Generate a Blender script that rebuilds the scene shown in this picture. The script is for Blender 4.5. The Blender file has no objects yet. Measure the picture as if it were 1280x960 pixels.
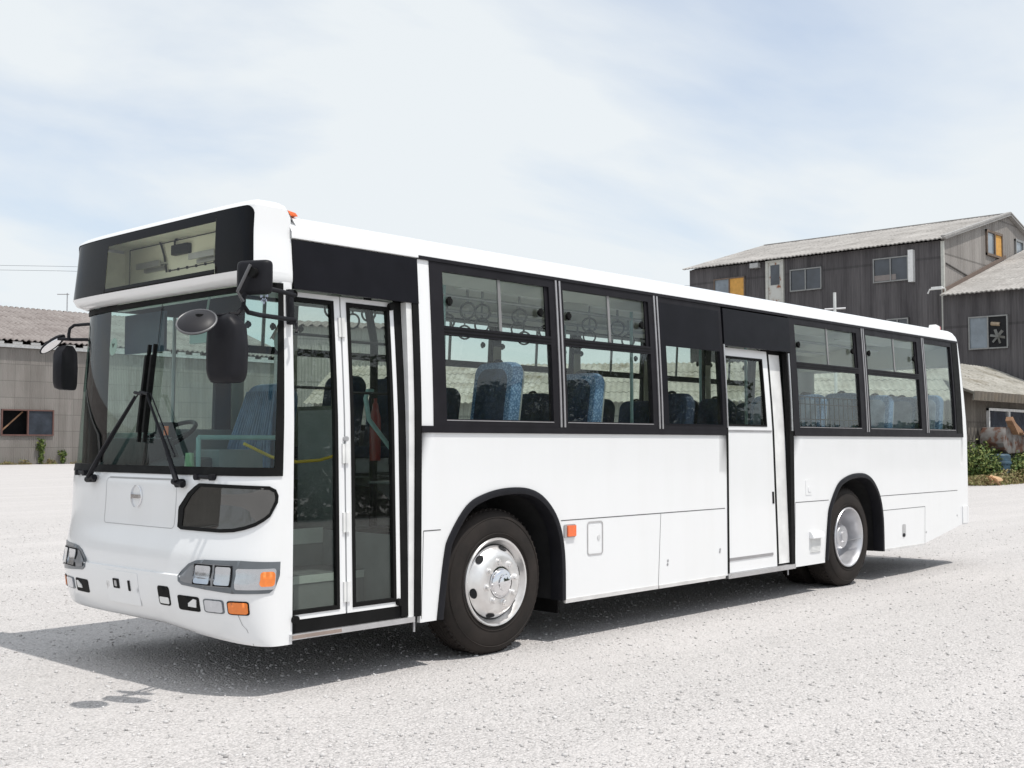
import bpy, bmesh, math, random
import numpy as np
from mathutils import Vector, Matrix
random.seed(7); rng = np.random.default_rng(7)
R_ = math.radians; PI = math.pi
scene = bpy.context.scene
COL = scene.collection

# ------------------------------------------------------------------ camera, sky, sun, exposure
cd = bpy.data.cameras.new('camera'); cam = bpy.data.objects.new('camera', cd); COL.objects.link(cam)
cam.location = (-5.8814, -5.5760, 1.4649)
cam.rotation_euler = (PI/2 + 0.05073, 0, 0.74812 - PI/2)
cd.sensor_width = 36; cd.lens = 1450/1280*36; cd.clip_start = .1; cd.clip_end = 4000
scene.camera = cam

SUN_DIR = Vector((0.06, -0.40, 1.0)).normalized()          # towards the sun
elev = math.asin(SUN_DIR.z); azim = math.atan2(SUN_DIR.x, SUN_DIR.y)
world = bpy.data.worlds.new('World'); scene.world = world; world.use_nodes = True
wn, wl = world.node_tree.nodes, world.node_tree.links
bg = wn['Background']; bg.inputs['Strength'].default_value = 0.145
sky = wn.new('ShaderNodeTexSky'); sky.sky_type = 'NISHITA'; sky.sun_disc = False
sky.sun_elevation = elev; sky.sun_rotation = azim; sky.dust_density = 1.6; sky.air_density = 1.0; sky.ozone_density = 1.5
# thin streaky cloud, laid on a flat layer overhead (direction / height)
tc = wn.new('ShaderNodeTexCoord'); sp = wn.new('ShaderNodeSeparateXYZ'); wl.new(tc.outputs['Generated'], sp.inputs[0])
def wmath(op, a, b=None):
    n = wn.new('ShaderNodeMath'); n.operation = op
    for i, q in enumerate((a, b)):
        if q is None: continue
        if isinstance(q, (int, float)): n.inputs[i].default_value = q
        else: wl.new(q, n.inputs[i])
    return n.outputs[0]
den = wmath('ADD', wmath('MAXIMUM', sp.outputs[2], 0.0), 0.13)
cmb = wn.new('ShaderNodeCombineXYZ')
wl.new(wmath('DIVIDE', sp.outputs[0], den), cmb.inputs[0]); wl.new(wmath('DIVIDE', sp.outputs[1], den), cmb.inputs[1])
mp = wn.new('ShaderNodeMapping'); mp.inputs['Rotation'].default_value = (0, 0, R_(-38)); mp.inputs['Scale'].default_value = (0.55, 0.95, 1)
mp.inputs['Location'].default_value = (23.62, 11.71, 0)
wl.new(cmb.outputs[0], mp.inputs[0])
nz = wn.new('ShaderNodeTexNoise'); nz.inputs['Scale'].default_value = 1.15; nz.inputs['Detail'].default_value = 7
nz.inputs['Roughness'].default_value = .52; nz.inputs['Distortion'].default_value = .35
wl.new(mp.outputs[0], nz.inputs['Vector'])
cr = wn.new('ShaderNodeValToRGB'); cr.color_ramp.elements[0].position = .33; cr.color_ramp.elements[1].position = .55
cr.color_ramp.elements[0].color = (.48, .48, .48, 1); cr.color_ramp.elements[1].color = (.97, .97, .97, 1)
wl.new(nz.outputs[0], cr.inputs[0])
mx = wn.new('ShaderNodeMix'); mx.data_type = 'RGBA'
wl.new(cr.outputs[0], mx.inputs[0]); wl.new(sky.outputs[0], mx.inputs[6]); mx.inputs[7].default_value = (4.75, 5.0, 5.15, 1)
wl.new(mx.outputs[2], bg.inputs['Color'])

sd = bpy.data.lights.new('sun', 'SUN'); sd.energy = 2.7; sd.angle = R_(.53); sd.color = (1, .965, .91)
sun = bpy.data.objects.new('sun', sd); COL.objects.link(sun)
sun.rotation_euler = SUN_DIR.to_track_quat('Z', 'Y').to_euler(); sun.location = (0, 0, 60)

vs = scene.view_settings
vs.view_transform = 'Standard'; vs.look = 'None'; vs.gamma = 1; vs.use_curve_mapping = False
vs.exposure = 0.31

# ------------------------------------------------------------------ materials
class NT:
    def __init__(s, name):
        s.m = bpy.data.materials.new(name); s.m.use_nodes = True
        s.n = s.m.node_tree.nodes; s.l = s.m.node_tree.links
        s.p = s.n['Principled BSDF']; s.o = s.n['Material Output']
        s._c = None
    def new(s, t, **k):
        n = s.n.new(t)
        for a, b in k.items():
            if hasattr(n, a): setattr(n, a, b)
            else: n.inputs[a.replace('_', ' ')].default_value = b
        return n
    def link(s, a, b): s.l.new(a, b)
    def co(s):
        if s._c is None: s._c = s.new('ShaderNodeTexCoord').outputs['Object']
        return s._c
    def scaled(s, sc, rot=(0, 0, 0)):
        m = s.new('ShaderNodeMapping'); m.inputs['Scale'].default_value = sc; m.inputs['Rotation'].default_value = rot
        s.link(s.co(), m.inputs[0]); return m.outputs[0]
    def noise(s, scale, detail=4, rough=.55, vec=None):
        n = s.new('ShaderNodeTexNoise'); n.inputs['Scale'].default_value = scale; n.inputs['Detail'].default_value = detail
        n.inputs['Roughness'].default_value = rough; s.link(vec if vec is not None else s.co(), n.inputs['Vector']); return n.outputs[0]
    def ramp(s, fac, stops):
        r = s.new('ShaderNodeValToRGB'); e = r.color_ramp.elements
        while len(e) < len(stops): e.new(.5)
        for el, (p, c) in zip(e, stops):
            el.position = p; el.color = (c[0], c[1], c[2], 1) if not isinstance(c, (int, float)) else (c, c, c, 1)
        s.link(fac, r.inputs[0]); return r.outputs[0]
    def mix(s, fac, a, b, blend='MIX'):
        n = s.new('ShaderNodeMix', data_type='RGBA', blend_type=blend)
        for i, q in ((0, fac), (6, a), (7, b)):
            if isinstance(q, (int, float)): n.inputs[i].default_value = q
            elif isinstance(q, tuple): n.inputs[i].default_value = (q[0], q[1], q[2], 1)
            else: s.link(q, n.inputs[i])
        return n.outputs[2]
    def math(s, op, a, b=None, c=None):
        n = s.new('ShaderNodeMath', operation=op)
        for i, q in enumerate((a, b, c)):
            if q is None: continue
            if isinstance(q, (int, float)): n.inputs[i].default_value = q
            else: s.link(q, n.inputs[i])
        return n.outputs[0]
    def bump(s, h, strength=.3, dist=.01):
        b = s.new('ShaderNodeBump'); b.inputs['Strength'].default_value = strength; b.inputs['Distance'].default_value = dist
        s.link(h, b.inputs['Height']); s.link(b.outputs[0], s.p.inputs['Normal'])
    def base(s, c): 
        if isinstance(c, tuple): s.p.inputs['Base Color'].default_value = (c[0], c[1], c[2], 1)
        else: s.link(c, s.p.inputs['Base Color'])
    def rough(s, r):
        if isinstance(r, (int, float)): s.p.inputs['Roughness'].default_value = r
        else: s.link(r, s.p.inputs['Roughness'])

def simple(name, c, rough=.5, metal=0, var=.12, nscale=6, coat=0, bump=0, bscale=200, spec=None):
    t = NT(name); n = t.noise(nscale, 5)
    lo = tuple(x*(1-var) for x in c); hi = tuple(min(1, x*(1+var)) for x in c)
    t.base(t.ramp(n, [(.3, lo), (.7, hi)])); t.p.inputs['Metallic'].default_value = metal
    t.rough(t.ramp(t.noise(nscale*2.3, 4), [(.3, max(0, rough-.06)), (.7, min(1, rough+.06))]))
    t.p.inputs['Coat Weight'].default_value = coat; t.p.inputs['Coat Roughness'].default_value = .04
    if spec is not None: t.p.inputs['Specular IOR Level'].default_value = spec
    if bump: t.bump(t.noise(bscale, 2), bump, .004)
    return t.m

def glass(name, tint, f0=.07, gain=.95, dirt=.02):
    t = NT(name); t.n.remove(t.p)
    tr = t.new('ShaderNodeBsdfTransparent'); tr.inputs[0].default_value = (*tint, 1)
    gl = t.new('ShaderNodeBsdfGlossy'); gl.inputs['Roughness'].default_value = .008
    lw = t.new('ShaderNodeLayerWeight'); lw.inputs['Blend'].default_value = .5
    f = t.math('MULTIPLY_ADD', t.math('POWER', lw.outputs['Facing'], 5.0), gain-f0, f0)
    a = t.new('ShaderNodeMixShader'); t.link(f, a.inputs[0]); t.link(tr.outputs[0], a.inputs[1]); t.link(gl.outputs[0], a.inputs[2])
    df = t.new('ShaderNodeBsdfDiffuse'); df.inputs[0].default_value = (.6, .6, .57, 1)
    b = t.new('ShaderNodeMixShader')
    t.link(t.ramp(t.noise(5, 5), [(.35, dirt*.4), (.7, dirt*1.6)]), b.inputs[0]); t.link(a.outputs[0], b.inputs[1]); t.link(df.outputs[0], b.inputs[2])
    t.link(b.outputs[0], t.o.inputs['Surface'])
    return t.m

def m_white():
    t = NT('white_paint')
    streak = t.noise(1, 5, .6, t.scaled((5, 5, .7)))
    t.base(t.mix(t.ramp(streak, [(.45, 0.0), (.85, .35)]), (.80, .805, .81), (.74, .74, .73)))
    t.rough(t.ramp(t.noise(3, 4), [(.3, .16), (.7, .27)])); t.p.inputs['Coat Weight'].default_value = .35; t.p.inputs['Coat Roughness'].default_value = .05
    t.bump(t.noise(1.6, 2), .06, .02)
    return t.m
def m_gravel():
    t = NT('gravel')
    v = t.new('ShaderNodeTexVoronoi'); v.inputs['Scale'].default_value = 72; t.link(t.co(), v.inputs['Vector'])
    v2 = t.new('ShaderNodeTexVoronoi'); v2.inputs['Scale'].default_value = 24; t.link(t.co(), v2.inputs['Vector'])
    bw = t.new('ShaderNodeRGBToBW'); t.link(v.outputs['Color'], bw.inputs[0])
    c1 = t.ramp(bw.outputs[0], [(.1, (.43, .409, .400)), (.45, (.555, .529, .518)), (.9, (.665, .636, .624))])
    c2 = t.mix(t.ramp(v.outputs['Distance'], [(.42, 0.0), (.85, .60)]), c1, (.33, .32, .315))
    big = t.noise(.35, 7, .65); fine = t.noise(3.2, 6, .7)
    c3 = t.mix(t.ramp(big, [(.35, .0), (.7, .28)]), c2, (.47, .455, .447))
    c4 = t.mix(t.ramp(fine, [(.54, 0.0), (.74, .30)]), c3, (.36, .352, .345))
    trk = t.noise(1.0, 4, .6, t.scaled((.12, .9, 1), (0, 0, R_(12))))
    c5 = t.mix(t.ramp(trk, [(.48, 0.0), (.66, .45)]), c4, (.60, .573, .562))
    t.base(c5); t.rough(.95); t.p.inputs['Specular IOR Level'].default_value = .2
    h = t.math('ADD', t.math('MULTIPLY', v.outputs['Distance'], -.6), t.math('MULTIPLY', v2.outputs['Distance'], -.5))
    t.bump(t.math('ADD', h, t.math('MULTIPLY', fine, .8)), .75, .02)
    return t.m
def m_sheet(name, dark, light, rib=.11, row=1.6, streak=.5, rough=.9, seam=.35, bumpd=.03):
    """corrugated wall sheets: ribs run up, weather streaks run down, rows of sheets overlap"""
    t = NT(name)
    s = t.new('ShaderNodeSeparateXYZ'); t.link(t.co(), s.inputs[0])
    u = t.math('ADD', s.outputs[0], s.outputs[1]); z = s.outputs[2]
    w = t.math('SINE', t.math('MULTIPLY', u, 2*PI/rib))
    st = t.noise(1, 6, .65, t.scaled((1.5, 1.5, .10))); st2 = t.noise(1, 5, .7, t.scaled((6, 6, .35))); bl = t.noise(.35, 5, .6)
    c = t.mix(t.ramp(st, [(.36, 0.0), (.66, 1.0)]), dark, light)
    c = t.mix(t.ramp(st2, [(.4, 0.0), (.75, streak)]), c, tuple(x*.45 for x in dark))
    c = t.mix(t.ramp(bl, [(.4, 0.0), (.7, .45)]), c, tuple(.5*(a+b)*1.25 for a, b in zip(dark, light)))
    fr = t.math('FRACT', t.math('DIVIDE', z, row))
    line = t.math('LESS_THAN', fr, .035)
    fu = t.math('FRACT', t.math('DIVIDE', u, rib*8)); lu = t.math('LESS_THAN', fu, .03)
    ln = t.math('MAXIMUM', line, t.math('MULTIPLY', lu, .6))
    c = t.mix(t.math('MULTIPLY', ln, seam), c, tuple(x*.3 for x in dark))
    # each sheet a shade of its own
    cell = t.new('ShaderNodeCombineXYZ')
    t.link(t.math('FLOOR', t.math('DIVIDE', u, rib*8)), cell.inputs[0]); t.link(t.math('FLOOR', t.math('DIVIDE', z, row)), cell.inputs[1])
    wnz = t.new('ShaderNodeTexWhiteNoise'); t.link(cell.outputs[0], wnz.inputs['Vector'])
    c = t.mix(t.math('MULTIPLY', wnz.outputs['Value'], .22), c, tuple(x*.55 for x in dark))
    t.base(c); t.rough(rough); t.p.inputs['Specular IOR Level'].default_value = .25
    t.bump(t.math('ADD', w, t.math('MULTIPLY', fr, .6)), .7, bumpd)
    return t.m
def m_roof(name, a, b, moss=(.10, .09, .05), mossamt=.5):
    t = NT(name)
    st = t.noise(1, 6, .65, t.scaled((.8, .8, 2.2))); bl = t.noise(.6, 7, .65); fine = t.noise(7, 5, .7)
    c = t.mix(t.ramp(bl, [(.35, 0.0), (.66, 1.0)]), a, b)
    c = t.mix(t.ramp(fine, [(.45, 0.0), (.72, .55)]), c, tuple(x*.5 for x in a))
    c = t.mix(t.ramp(st, [(.52, 0.0), (.72, mossamt)]), c, moss)
    t.base(c); t.rough(.95); t.p.inputs['Specular IOR Level'].default_value = .15
    t.bump(fine, .4, .03); return t.m
def m_leaf(name, a, b, c):
    t = NT(name)
    g = t.new('ShaderNodeNewGeometry')
    w = t.new('ShaderNodeTexWhiteNoise', noise_dimensions='1D'); t.link(g.outputs['Random Per Island'], w.inputs['W'])
    t.base(t.ramp(w.outputs['Value'], [(.0, a), (.5, b), (1.0, c)])); t.rough(.6); t.p.inputs['Specular IOR Level'].default_value = .3
    t.p.inputs['Transmission Weight'].default_value = 0
    return t.m
def m_fabric():
    t = NT('blue_moquette')
    v = t.new('ShaderNodeTexVoronoi'); v.inputs['Scale'].default_value = 70; t.link(t.co(), v.inputs['Vector'])
    t.base(t.ramp(v.outputs['Distance'], [(.2, (.25, .35, .49)), (.45, (.12, .21, .35)), (.7, (.07, .135, .25))]))
    t.rough(.95); t.bump(t.noise(160, 2), .3, .004); return t.m
def m_rust():
    t = NT('rusted_sheet'); n = t.noise(2.2, 6, .6)
    t.base(t.ramp(n, [(.40, (.20, .19, .185)), (.52, (.15, .135, .125)), (.58, (.11, .05, .032)), (.72, (.07, .035, .025))]))
    t.rough(.85); t.bump(n, .3, .02); return t.m
def m_rusty_door():
    t = NT('rust_blistered_paint'); n = t.noise(2.4, 6, .6)
    t.base(t.ramp(n, [(.46, (.55, .55, .52)), (.55, (.48, .46, .42)), (.60, (.25, .09, .04))])); t.rough(.75); return t.m
def m_tyre():
    t = NT('tyre_rubber'); n = t.noise(4, 5, .6)
    t.base(t.ramp(n, [(.3, (.014, .012, .011)), (.7, (.034, .028, .025))])); t.rough(t.ramp(n, [(.3, .6), (.7, .85)]))
    t.p.inputs['Specular IOR Level'].default_value = .2; t.bump(t.noise(60, 3), .15, .004); return t.m
def m_rim():
    t = NT('polished_rim'); n = t.noise(9, 5)
    t.base(t.ramp(n, [(.3, (.70, .68, .67)), (.7, (.86, .85, .84))])); t.p.inputs['Metallic'].default_value = .75
    t.rough(t.ramp(n, [(.3, .30), (.7, .44)])); return t.m

WHITE = m_white(); GRAVEL = m_gravel()
BLACK = simple('black_gloss_panel', (.009, .009, .012), .34, spec=.10, var=.15)
FRAME = simple('black_frame', (.014, .013, .016), .45, var=.2, spec=.14)
RUBBER = simple('black_rubber', (.008, .008, .008), .6, var=.3, spec=.12)
PLASTIC = simple('black_plastic', (.013, .013, .016), .48, var=.2, bump=.12, bscale=300, spec=.16)
DARK = simple('dark_underbody', (.02, .02, .02), .9, var=.4)
HOUSING = simple('dark_wheel_housing', (.014, .014, .015), .85, var=.4)
SILVER = simple('brushed_aluminium', (.62, .62, .63), .32, metal=.85, var=.08)
SILVERLINE = simple('anodised_strip', (.42, .41, .42), .35, metal=.6, var=.1)
CHROME = simple('chrome', (.80, .80, .82), .08, metal=1, var=.03)
STEEL = simple('galvanised_steel', (.45, .45, .46), .45, metal=.6)
RAIL = simple('pale_green_rail', (.30, .46, .46), .35, var=.1)
CREAM = simple('cream_lining', (.60, .60, .54), .6, var=.06)
CEIL = simple('ceiling_lining', (.74, .74, .68), .6, var=.05)
GREYLIN = simple('grey_lining', (.26, .27, .27), .7, var=.1)
FLOOR = simple('grey_vinyl_floor', (.13, .135, .14), .7, var=.2, nscale=20)
PALE = simple('pale_step_edge', (.62, .65, .62), .5)
CLOTH = simple('pale_blue_cover', (.11, .19, .33), .45, var=.35, nscale=9, coat=.2)
NAVY = simple('navy_fabric', (.018, .030, .062), .95, var=.35, nscale=30)
FABRIC = m_fabric()
AMBER = simple('amber_lens', (.80, .20, .02), .18, coat=.8, var=.08, nscale=40)
ORANGE = simple('orange_lens', (.85, .16, .04), .25, coat=.5)
RED = simple('red_lens', (.45, .03, .02), .25, coat=.5)
REDPAINT = simple('red_extinguisher', (.22, .018, .016), .35, coat=.3)
LENS = simple('clear_lamp_lens', (.52, .54, .57), .14, metal=.9, coat=1, var=.06, nscale=14, bump=.10, bscale=28)
FOGL = simple('frosted_lamp_lens', (.60, .60, .62), .25, coat=.8, var=.1)
GREYBEZEL = simple('grey_bezel', (.13, .145, .16), .35, metal=.2, coat=.3)
YELLOW = simple('yellow_bar', (.75, .52, .04), .45)
CUP = simple('green_cup', (.45, .62, .38), .5)
ORIGIN_SEAM = simple('panel_gap', (.06, .06, .06), .8)
GLASS = glass('tinted_glass', (.91, .945, .925), f0=.045, dirt=.005)
GLASS_SCREEN = glass('windscreen_glass', (.64, .79, .755), f0=.05, dirt=.004)
GLASS_SIGN = glass('sign_glass', (.93, .95, .88), f0=.035, dirt=.002)
GLASS_DARK = glass('dark_lower_glass', (.30, .31, .29), f0=.16)
GLASS_DOOR = glass('door_glass', (.84, .875, .85), f0=.045, dirt=.005)
TYRE = m_tyre(); RIM = m_rim()
WHITEP = simple('white_enamel', (.74, .74, .73), .45)
BRASS = simple('amber_board', (.62, .33, .08), .8)
PANE_BLD = simple('old_window_pane', (.035, .042, .055), .12, var=.4, nscale=1.2, coat=.6)
PANE_GREY = simple('hazy_window_pane', (.20, .235, .27), .25, var=.25, nscale=1.2, coat=.5)
WOODFR = simple('weathered_wood', (.16, .12, .095), .85, var=.3, nscale=5)
ALFR = simple('aluminium_window_frame', (.26, .26, .255), .4, metal=.5)
PLANK = simple('raw_plank', (.27, .155, .09), .8, var=.25, nscale=6)
VOIDM = simple('dark_room_inside', (.012, .012, .014), .9)
LEAFD = m_leaf('dark_foliage', (.020, .040, .012), (.040, .075, .022), (.075, .115, .030))
LEAFB = m_leaf('bush_foliage', (.035, .060, .016), (.085, .135, .032), (.23, .25, .075))
LEAFY = m_leaf('dry_foliage', (.17, .12, .055), (.26, .21, .10), (.14, .17, .05))
BARK = simple('bark', (.07, .055, .04), .95, var=.4)
RUST = m_rust()
BLUEP = simple('faded_blue_plastic', (.035, .075, .11), .6, var=.4)
WALL_DARK = m_sheet('dark_sheet_wall', (.074, .069, .073), (.175, .165, .168), rib=.26, row=3.4, streak=.6, seam=.3, bumpd=.05)
WALL_GABLE = m_sheet('grey_sheet_wall', (.27, .25, .235), (.40, .375, .355), rib=.30, row=2.6, streak=.25, seam=.5, bumpd=.05)
WALL_LEFT = m_sheet('slate_sheet_wall', (.205, .189, .174), (.30, .28, .262), rib=.13, row=1.13, streak=.22, seam=.5, bumpd=.03)
WALL_SHED = m_sheet('stained_shed_wall', (.13, .115, .10), (.24, .215, .185), rib=.16, row=2.2, streak=.85, seam=.3, bumpd=.03)
WALL_PALE = m_sheet('pale_sheet_wall', (.30, .30, .285), (.38, .38, .36), rib=.18, row=2.4, streak=.12, seam=.4, bumpd=.03)
ROOF_L = m_roof('asbestos_roof', (.24, .21, .20), (.33, .30, .285), (.15, .125, .115), .55)
ROOF_D = m_roof('pale_asbestos_roof', (.30, .285, .27), (.44, .42, .40), (.20, .185, .17), .6)
ROOF_S = m_roof('mossy_asbestos_roof', (.30, .285, .25), (.45, .43, .39), (.13, .105, .065), .8)

def m_eave():  # rib shading painted into the sheet colour as dark stripes
    t = NT('shade_striped_eave_sheet'); s = t.new('ShaderNodeSeparateXYZ'); t.link(t.co(), s.inputs[0])
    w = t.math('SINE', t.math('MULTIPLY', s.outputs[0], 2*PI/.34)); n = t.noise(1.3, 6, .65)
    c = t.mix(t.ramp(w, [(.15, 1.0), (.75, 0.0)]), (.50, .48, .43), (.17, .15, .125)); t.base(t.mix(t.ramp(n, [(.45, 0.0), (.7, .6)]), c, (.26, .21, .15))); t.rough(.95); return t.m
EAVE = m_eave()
COVER = simple('grey_seat_cover', (.24, .29, .37), .5, var=.25, nscale=12)
# ------------------------------------------------------------------ mesh builder
class MB:
    def __init__(s): s.v = []; s.f = []
    def quad(s, a, b, c, d):
        i = len(s.v); s.v += [a, b, c, d]; s.f.append((i, i+1, i+2, i+3)); return s
    def box(s, x0, x1, y0, y1, z0, z1):
        i = len(s.v)
        s.v += [(x, y, z) for x in (x0, x1) for y in (y0, y1) for z in (z0, z1)]
        s.f += [tuple(i+k for k in q) for q in ((0, 1, 3, 2), (4, 6, 7, 5), (0, 4, 5, 1), (2, 3, 7, 6), (0, 2, 6, 4), (1, 5, 7, 3))]
        return s
    def obox(s, c, ax, ay, az):
        """oriented box: centre and three half-axis vectors"""
        i = len(s.v); c = Vector(c); ax, ay, az = Vector(ax), Vector(ay), Vector(az)
        s.v += [tuple(c+sx*ax+sy*ay+sz*az) for sx in (-1, 1) for sy in (-1, 1) for sz in (-1, 1)]
        s.f += [tuple(i+k for k in q) for q in ((0, 1, 3, 2), (4, 6, 7, 5), (0, 4, 5, 1), (2, 3, 7, 6), (0, 2, 6, 4), (1, 5, 7, 3))]
        return s
    def bar(s, a, b, w, h, up=(0, 0, 1)):
        a, b = Vector(a), Vector(b); d = (b-a); L = d.length; d.normalize()
        u = Vector(up)
        if abs(d.dot(u)) > .95: u = Vector((1, 0, 0))
        r = d.cross(u).normalized(); u = r.cross(d)
        return s.obox((a+b)/2, d*L/2, r*w/2, u*h/2)
    def tube(s, pts, r, n=10, cap=True):
        pts = [Vector(p) for p in pts]; rr = r if isinstance(r, (list, tuple)) else [r]*len(pts)
        i0 = len(s.v); prev = None
        for k, p in enumerate(pts):
            d = (pts[min(k+1, len(pts)-1)]-pts[max(k-1, 0)]).normalized()
            if prev is None:
                ref = Vector((0, 0, 1)) if abs(d.z) < .9 else Vector((1, 0, 0)); a = d.cross(ref).normalized()
            else: a = (prev-d*prev.dot(d)).normalized()
            prev = a; b = d.cross(a)
            for j in range(n):
                th = 2*PI*j/n; s.v.append(tuple(p+rr[k]*(math.cos(th)*a+math.sin(th)*b)))
        for k in range(len(pts)-1):
            for j in range(n):
                s.f.append((i0+k*n+j, i0+k*n+(j+1) % n, i0+(k+1)*n+(j+1) % n, i0+(k+1)*n+j))
        if cap:
            s.f.append(tuple(i0+j for j in range(n))); e = i0+(len(pts)-1)*n; s.f.append(tuple(e+j for j in range(n)))
        return s
    def ring(s, c, a, b, R, r, n=24, m=8):
        c, a, b = Vector(c), Vector(a), Vector(b); ax = a.cross(b); i0 = len(s.v)
        for k in range(n):
            t = 2*PI*k/n; d = a*math.cos(t)+b*math.sin(t)
            for j in range(m):
                q = 2*PI*j/m; s.v.append(tuple(c+d*(R+r*math.cos(q))+ax*r*math.sin(q)))
        for k in range(n):
            for j in range(m):
                s.f.append((i0+k*m+j, i0+k*m+(j+1) % m, i0+((k+1) % n)*m+(j+1) % m, i0+((k+1) % n)*m+j))
        return s
    def lathe(s, prof, o, n=48, axis='Y'):
        """profile (radius, offset along the axis); revolve"""
        i0 = len(s.v); m = len(prof)
        for k in range(n):
            t = 2*PI*k/n; c_, s_ = math.cos(t), math.sin(t)
            for r, h in prof:
                if axis == 'Y': s.v.append((o[0]+r*c_, o[1]+h, o[2]+r*s_))
                elif axis == 'Z': s.v.append((o[0]+r*c_, o[1]+r*s_, o[2]+h))
                else: s.v.append((o[0]+h, o[1]+r*c_, o[2]+r*s_))
        for k in range(n):
            for j in range(m-1):
                a = i0+k*m+j; b = i0+((k+1) % n)*m+j; s.f.append((a, b, b+1, a+1))
        return s
    def prism(s, poly, fn, h0, h1):
        """closed polygon (a,b) extruded: fn(a,b,h) -> xyz"""
        i = len(s.v); n = len(poly)
        s.v += [fn(a, b, h0) for a, b in poly]+[fn(a, b, h1) for a, b in poly]
        s.f.append(tuple(range(i, i+n))); s.f.append(tuple(range(i+2*n-1, i+n-1, -1)))
        for k in range(n): s.f.append((i+k, i+(k+1) % n, i+n+(k+1) % n, i+n+k))
        return s
    def patch(s, poly, fn, off=0., th=.01, da=.1, db=.2):
        """polygon on a curved surface fn(a,b,off): outer sheet, clipped to a fine grid, plus a rim going th inwards"""
        def clip(P, ax, val, keep):
            out = []
            for k in range(len(P)):
                p, q = P[k], P[(k+1) % len(P)]
                ip = (p[ax]-val)*keep >= -1e-9; iq = (q[ax]-val)*keep >= -1e-9
                if ip: out.append(p)
                if ip != iq:
                    w = (val-p[ax])/(q[ax]-p[ax]); out.append((p[0]+(q[0]-p[0])*w, p[1]+(q[1]-p[1])*w))
            return out
        A = [p[0] for p in poly]; B = [p[1] for p in poly]
        a0, a1, b0, b1 = min(A), max(A), min(B), max(B)
        na = max(1, int(math.ceil((a1-a0)/da))); nb = max(1, int(math.ceil((b1-b0)/db)))
        for i in range(na):
            P1 = clip(clip(poly, 0, a0+(a1-a0)*i/na, 1), 0, a0+(a1-a0)*(i+1)/na, -1)
            if len(P1) < 3: continue
            for j in range(nb):
                P2 = clip(clip(P1, 1, b0+(b1-b0)*j/nb, 1), 1, b0+(b1-b0)*(j+1)/nb, -1)
                if len(P2) < 3: continue
                k = len(s.v); s.v += [fn(a, b, off) for a, b in P2]; s.f.append(tuple(range(k, k+len(P2))))
        if th:
            for k in range(len(poly)):
                p, q = poly[k], poly[(k+1) % len(poly)]
                n = max(1, int(max(abs(q[0]-p[0])/da, abs(q[1]-p[1])/db)))
                for m in range(n):
                    e = [(p[0]+(q[0]-p[0])*w, p[1]+(q[1]-p[1])*w) for w in (m/n, (m+1)/n)]
                    s.quad(fn(*e[0], off), fn(*e[1], off), fn(*e[1], off-th), fn(*e[0], off-th))
        return s
    def grid(s, rect, holes, fn, off=0., th=.02, db=.25, da=9.):
        """rectangle with rectangular holes on a surface, with real thickness"""
        xs = sorted(set([rect[0], rect[1]]+[h[i] for h in holes for i in (0, 1)]))
        zs = sorted(set([rect[2], rect[3]]+[h[i] for h in holes for i in (2, 3)]))
        def sub(L, d):
            o = []
            for a, b in zip(L, L[1:]):
                n = max(1, int(math.ceil((b-a)/d))); o += [a+(b-a)*k/n for k in range(n)]
            return o+[L[-1]]
        xs = sub([x for x in xs if rect[0]-1e-9 <= x <= rect[1]+1e-9], da); zs = sub([z for z in zs if rect[2]-1e-9 <= z <= rect[3]+1e-9], db)
        def solid(i, j):
            if i < 0 or j < 0 or i >= len(xs)-1 or j >= len(zs)-1: return False
            x, z = (xs[i]+xs[i+1])/2, (zs[j]+zs[j+1])/2
            return not any(h[0] < x < h[1] and h[2] < z < h[3] for h in holes)
        idx = {}
        def vid(i, j, l):
            if (i, j, l) not in idx: idx[(i, j, l)] = len(s.v); s.v.append(fn(xs[i], zs[j], off-l*th))
            return idx[(i, j, l)]
        for i in range(len(xs)-1):
            for j in range(len(zs)-1):
                if not solid(i, j): continue
                s.f.append(tuple(vid(*q, 0) for q in ((i, j), (i+1, j), (i+1, j+1), (i, j+1))))
                s.f.append(tuple(vid(*q, 1) for q in ((i, j+1), (i+1, j+1), (i+1, j), (i, j))))
                for (di, dj, p, q) in ((-1, 0, (i, j), (i, j+1)), (1, 0, (i+1, j+1), (i+1, j)), (0, -1, (i+1, j), (i, j)), (0, 1, (i, j+1), (i+1, j+1))):
                    if not solid(i+di, j+dj): s.f.append((vid(*p, 0), vid(*q, 0), vid(*q, 1), vid(*p, 1)))
        return s
    def build(s, name, mat, parent=None, smooth=35, loc=None, bevel=0):
        me = bpy.data.meshes.new(name); me.from_pydata([tuple(p) for p in s.v], [], s.f); me.update()
        bm = bmesh.new(); bm.from_mesh(me)
        bmesh.ops.remove_doubles(bm, verts=bm.verts, dist=2e-4)
        bmesh.ops.recalc_face_normals(bm, faces=bm.faces)
        if bevel:
            ed = [e for e in bm.edges if len(e.link_faces) == 2 and e.calc_face_angle(0) > R_(40)]
            bmesh.ops.bevel(bm, geom=ed, offset=bevel, segments=2, profile=.6, affect='EDGES', clamp_overlap=True)
        bm.to_mesh(me); bm.free()
        if smooth:
            me.polygons.foreach_set('use_smooth', [True]*len(me.polygons)); me.set_sharp_from_angle(angle=R_(smooth))
        me.materials.append(mat)
        o = bpy.data.objects.new(name, me); COL.objects.link(o)
        if parent is not None: o.parent = parent
        if loc: o.location = loc
        return o
def tag(o, label=None, cat=None, group=None, kind=None):
    for k, v in (('label', label), ('category', cat), ('group', group), ('kind', kind)):
        if v: o[k] = v
    return o
def thing(name, label, cat, loc=(0, 0, 0), rz=0, group=None):
    o = bpy.data.objects.new(name, None); COL.objects.link(o); o.location = loc; o.rotation_euler = (0, 0, rz); o.empty_display_size = .3
    return tag(o, label, cat, group)
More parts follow.
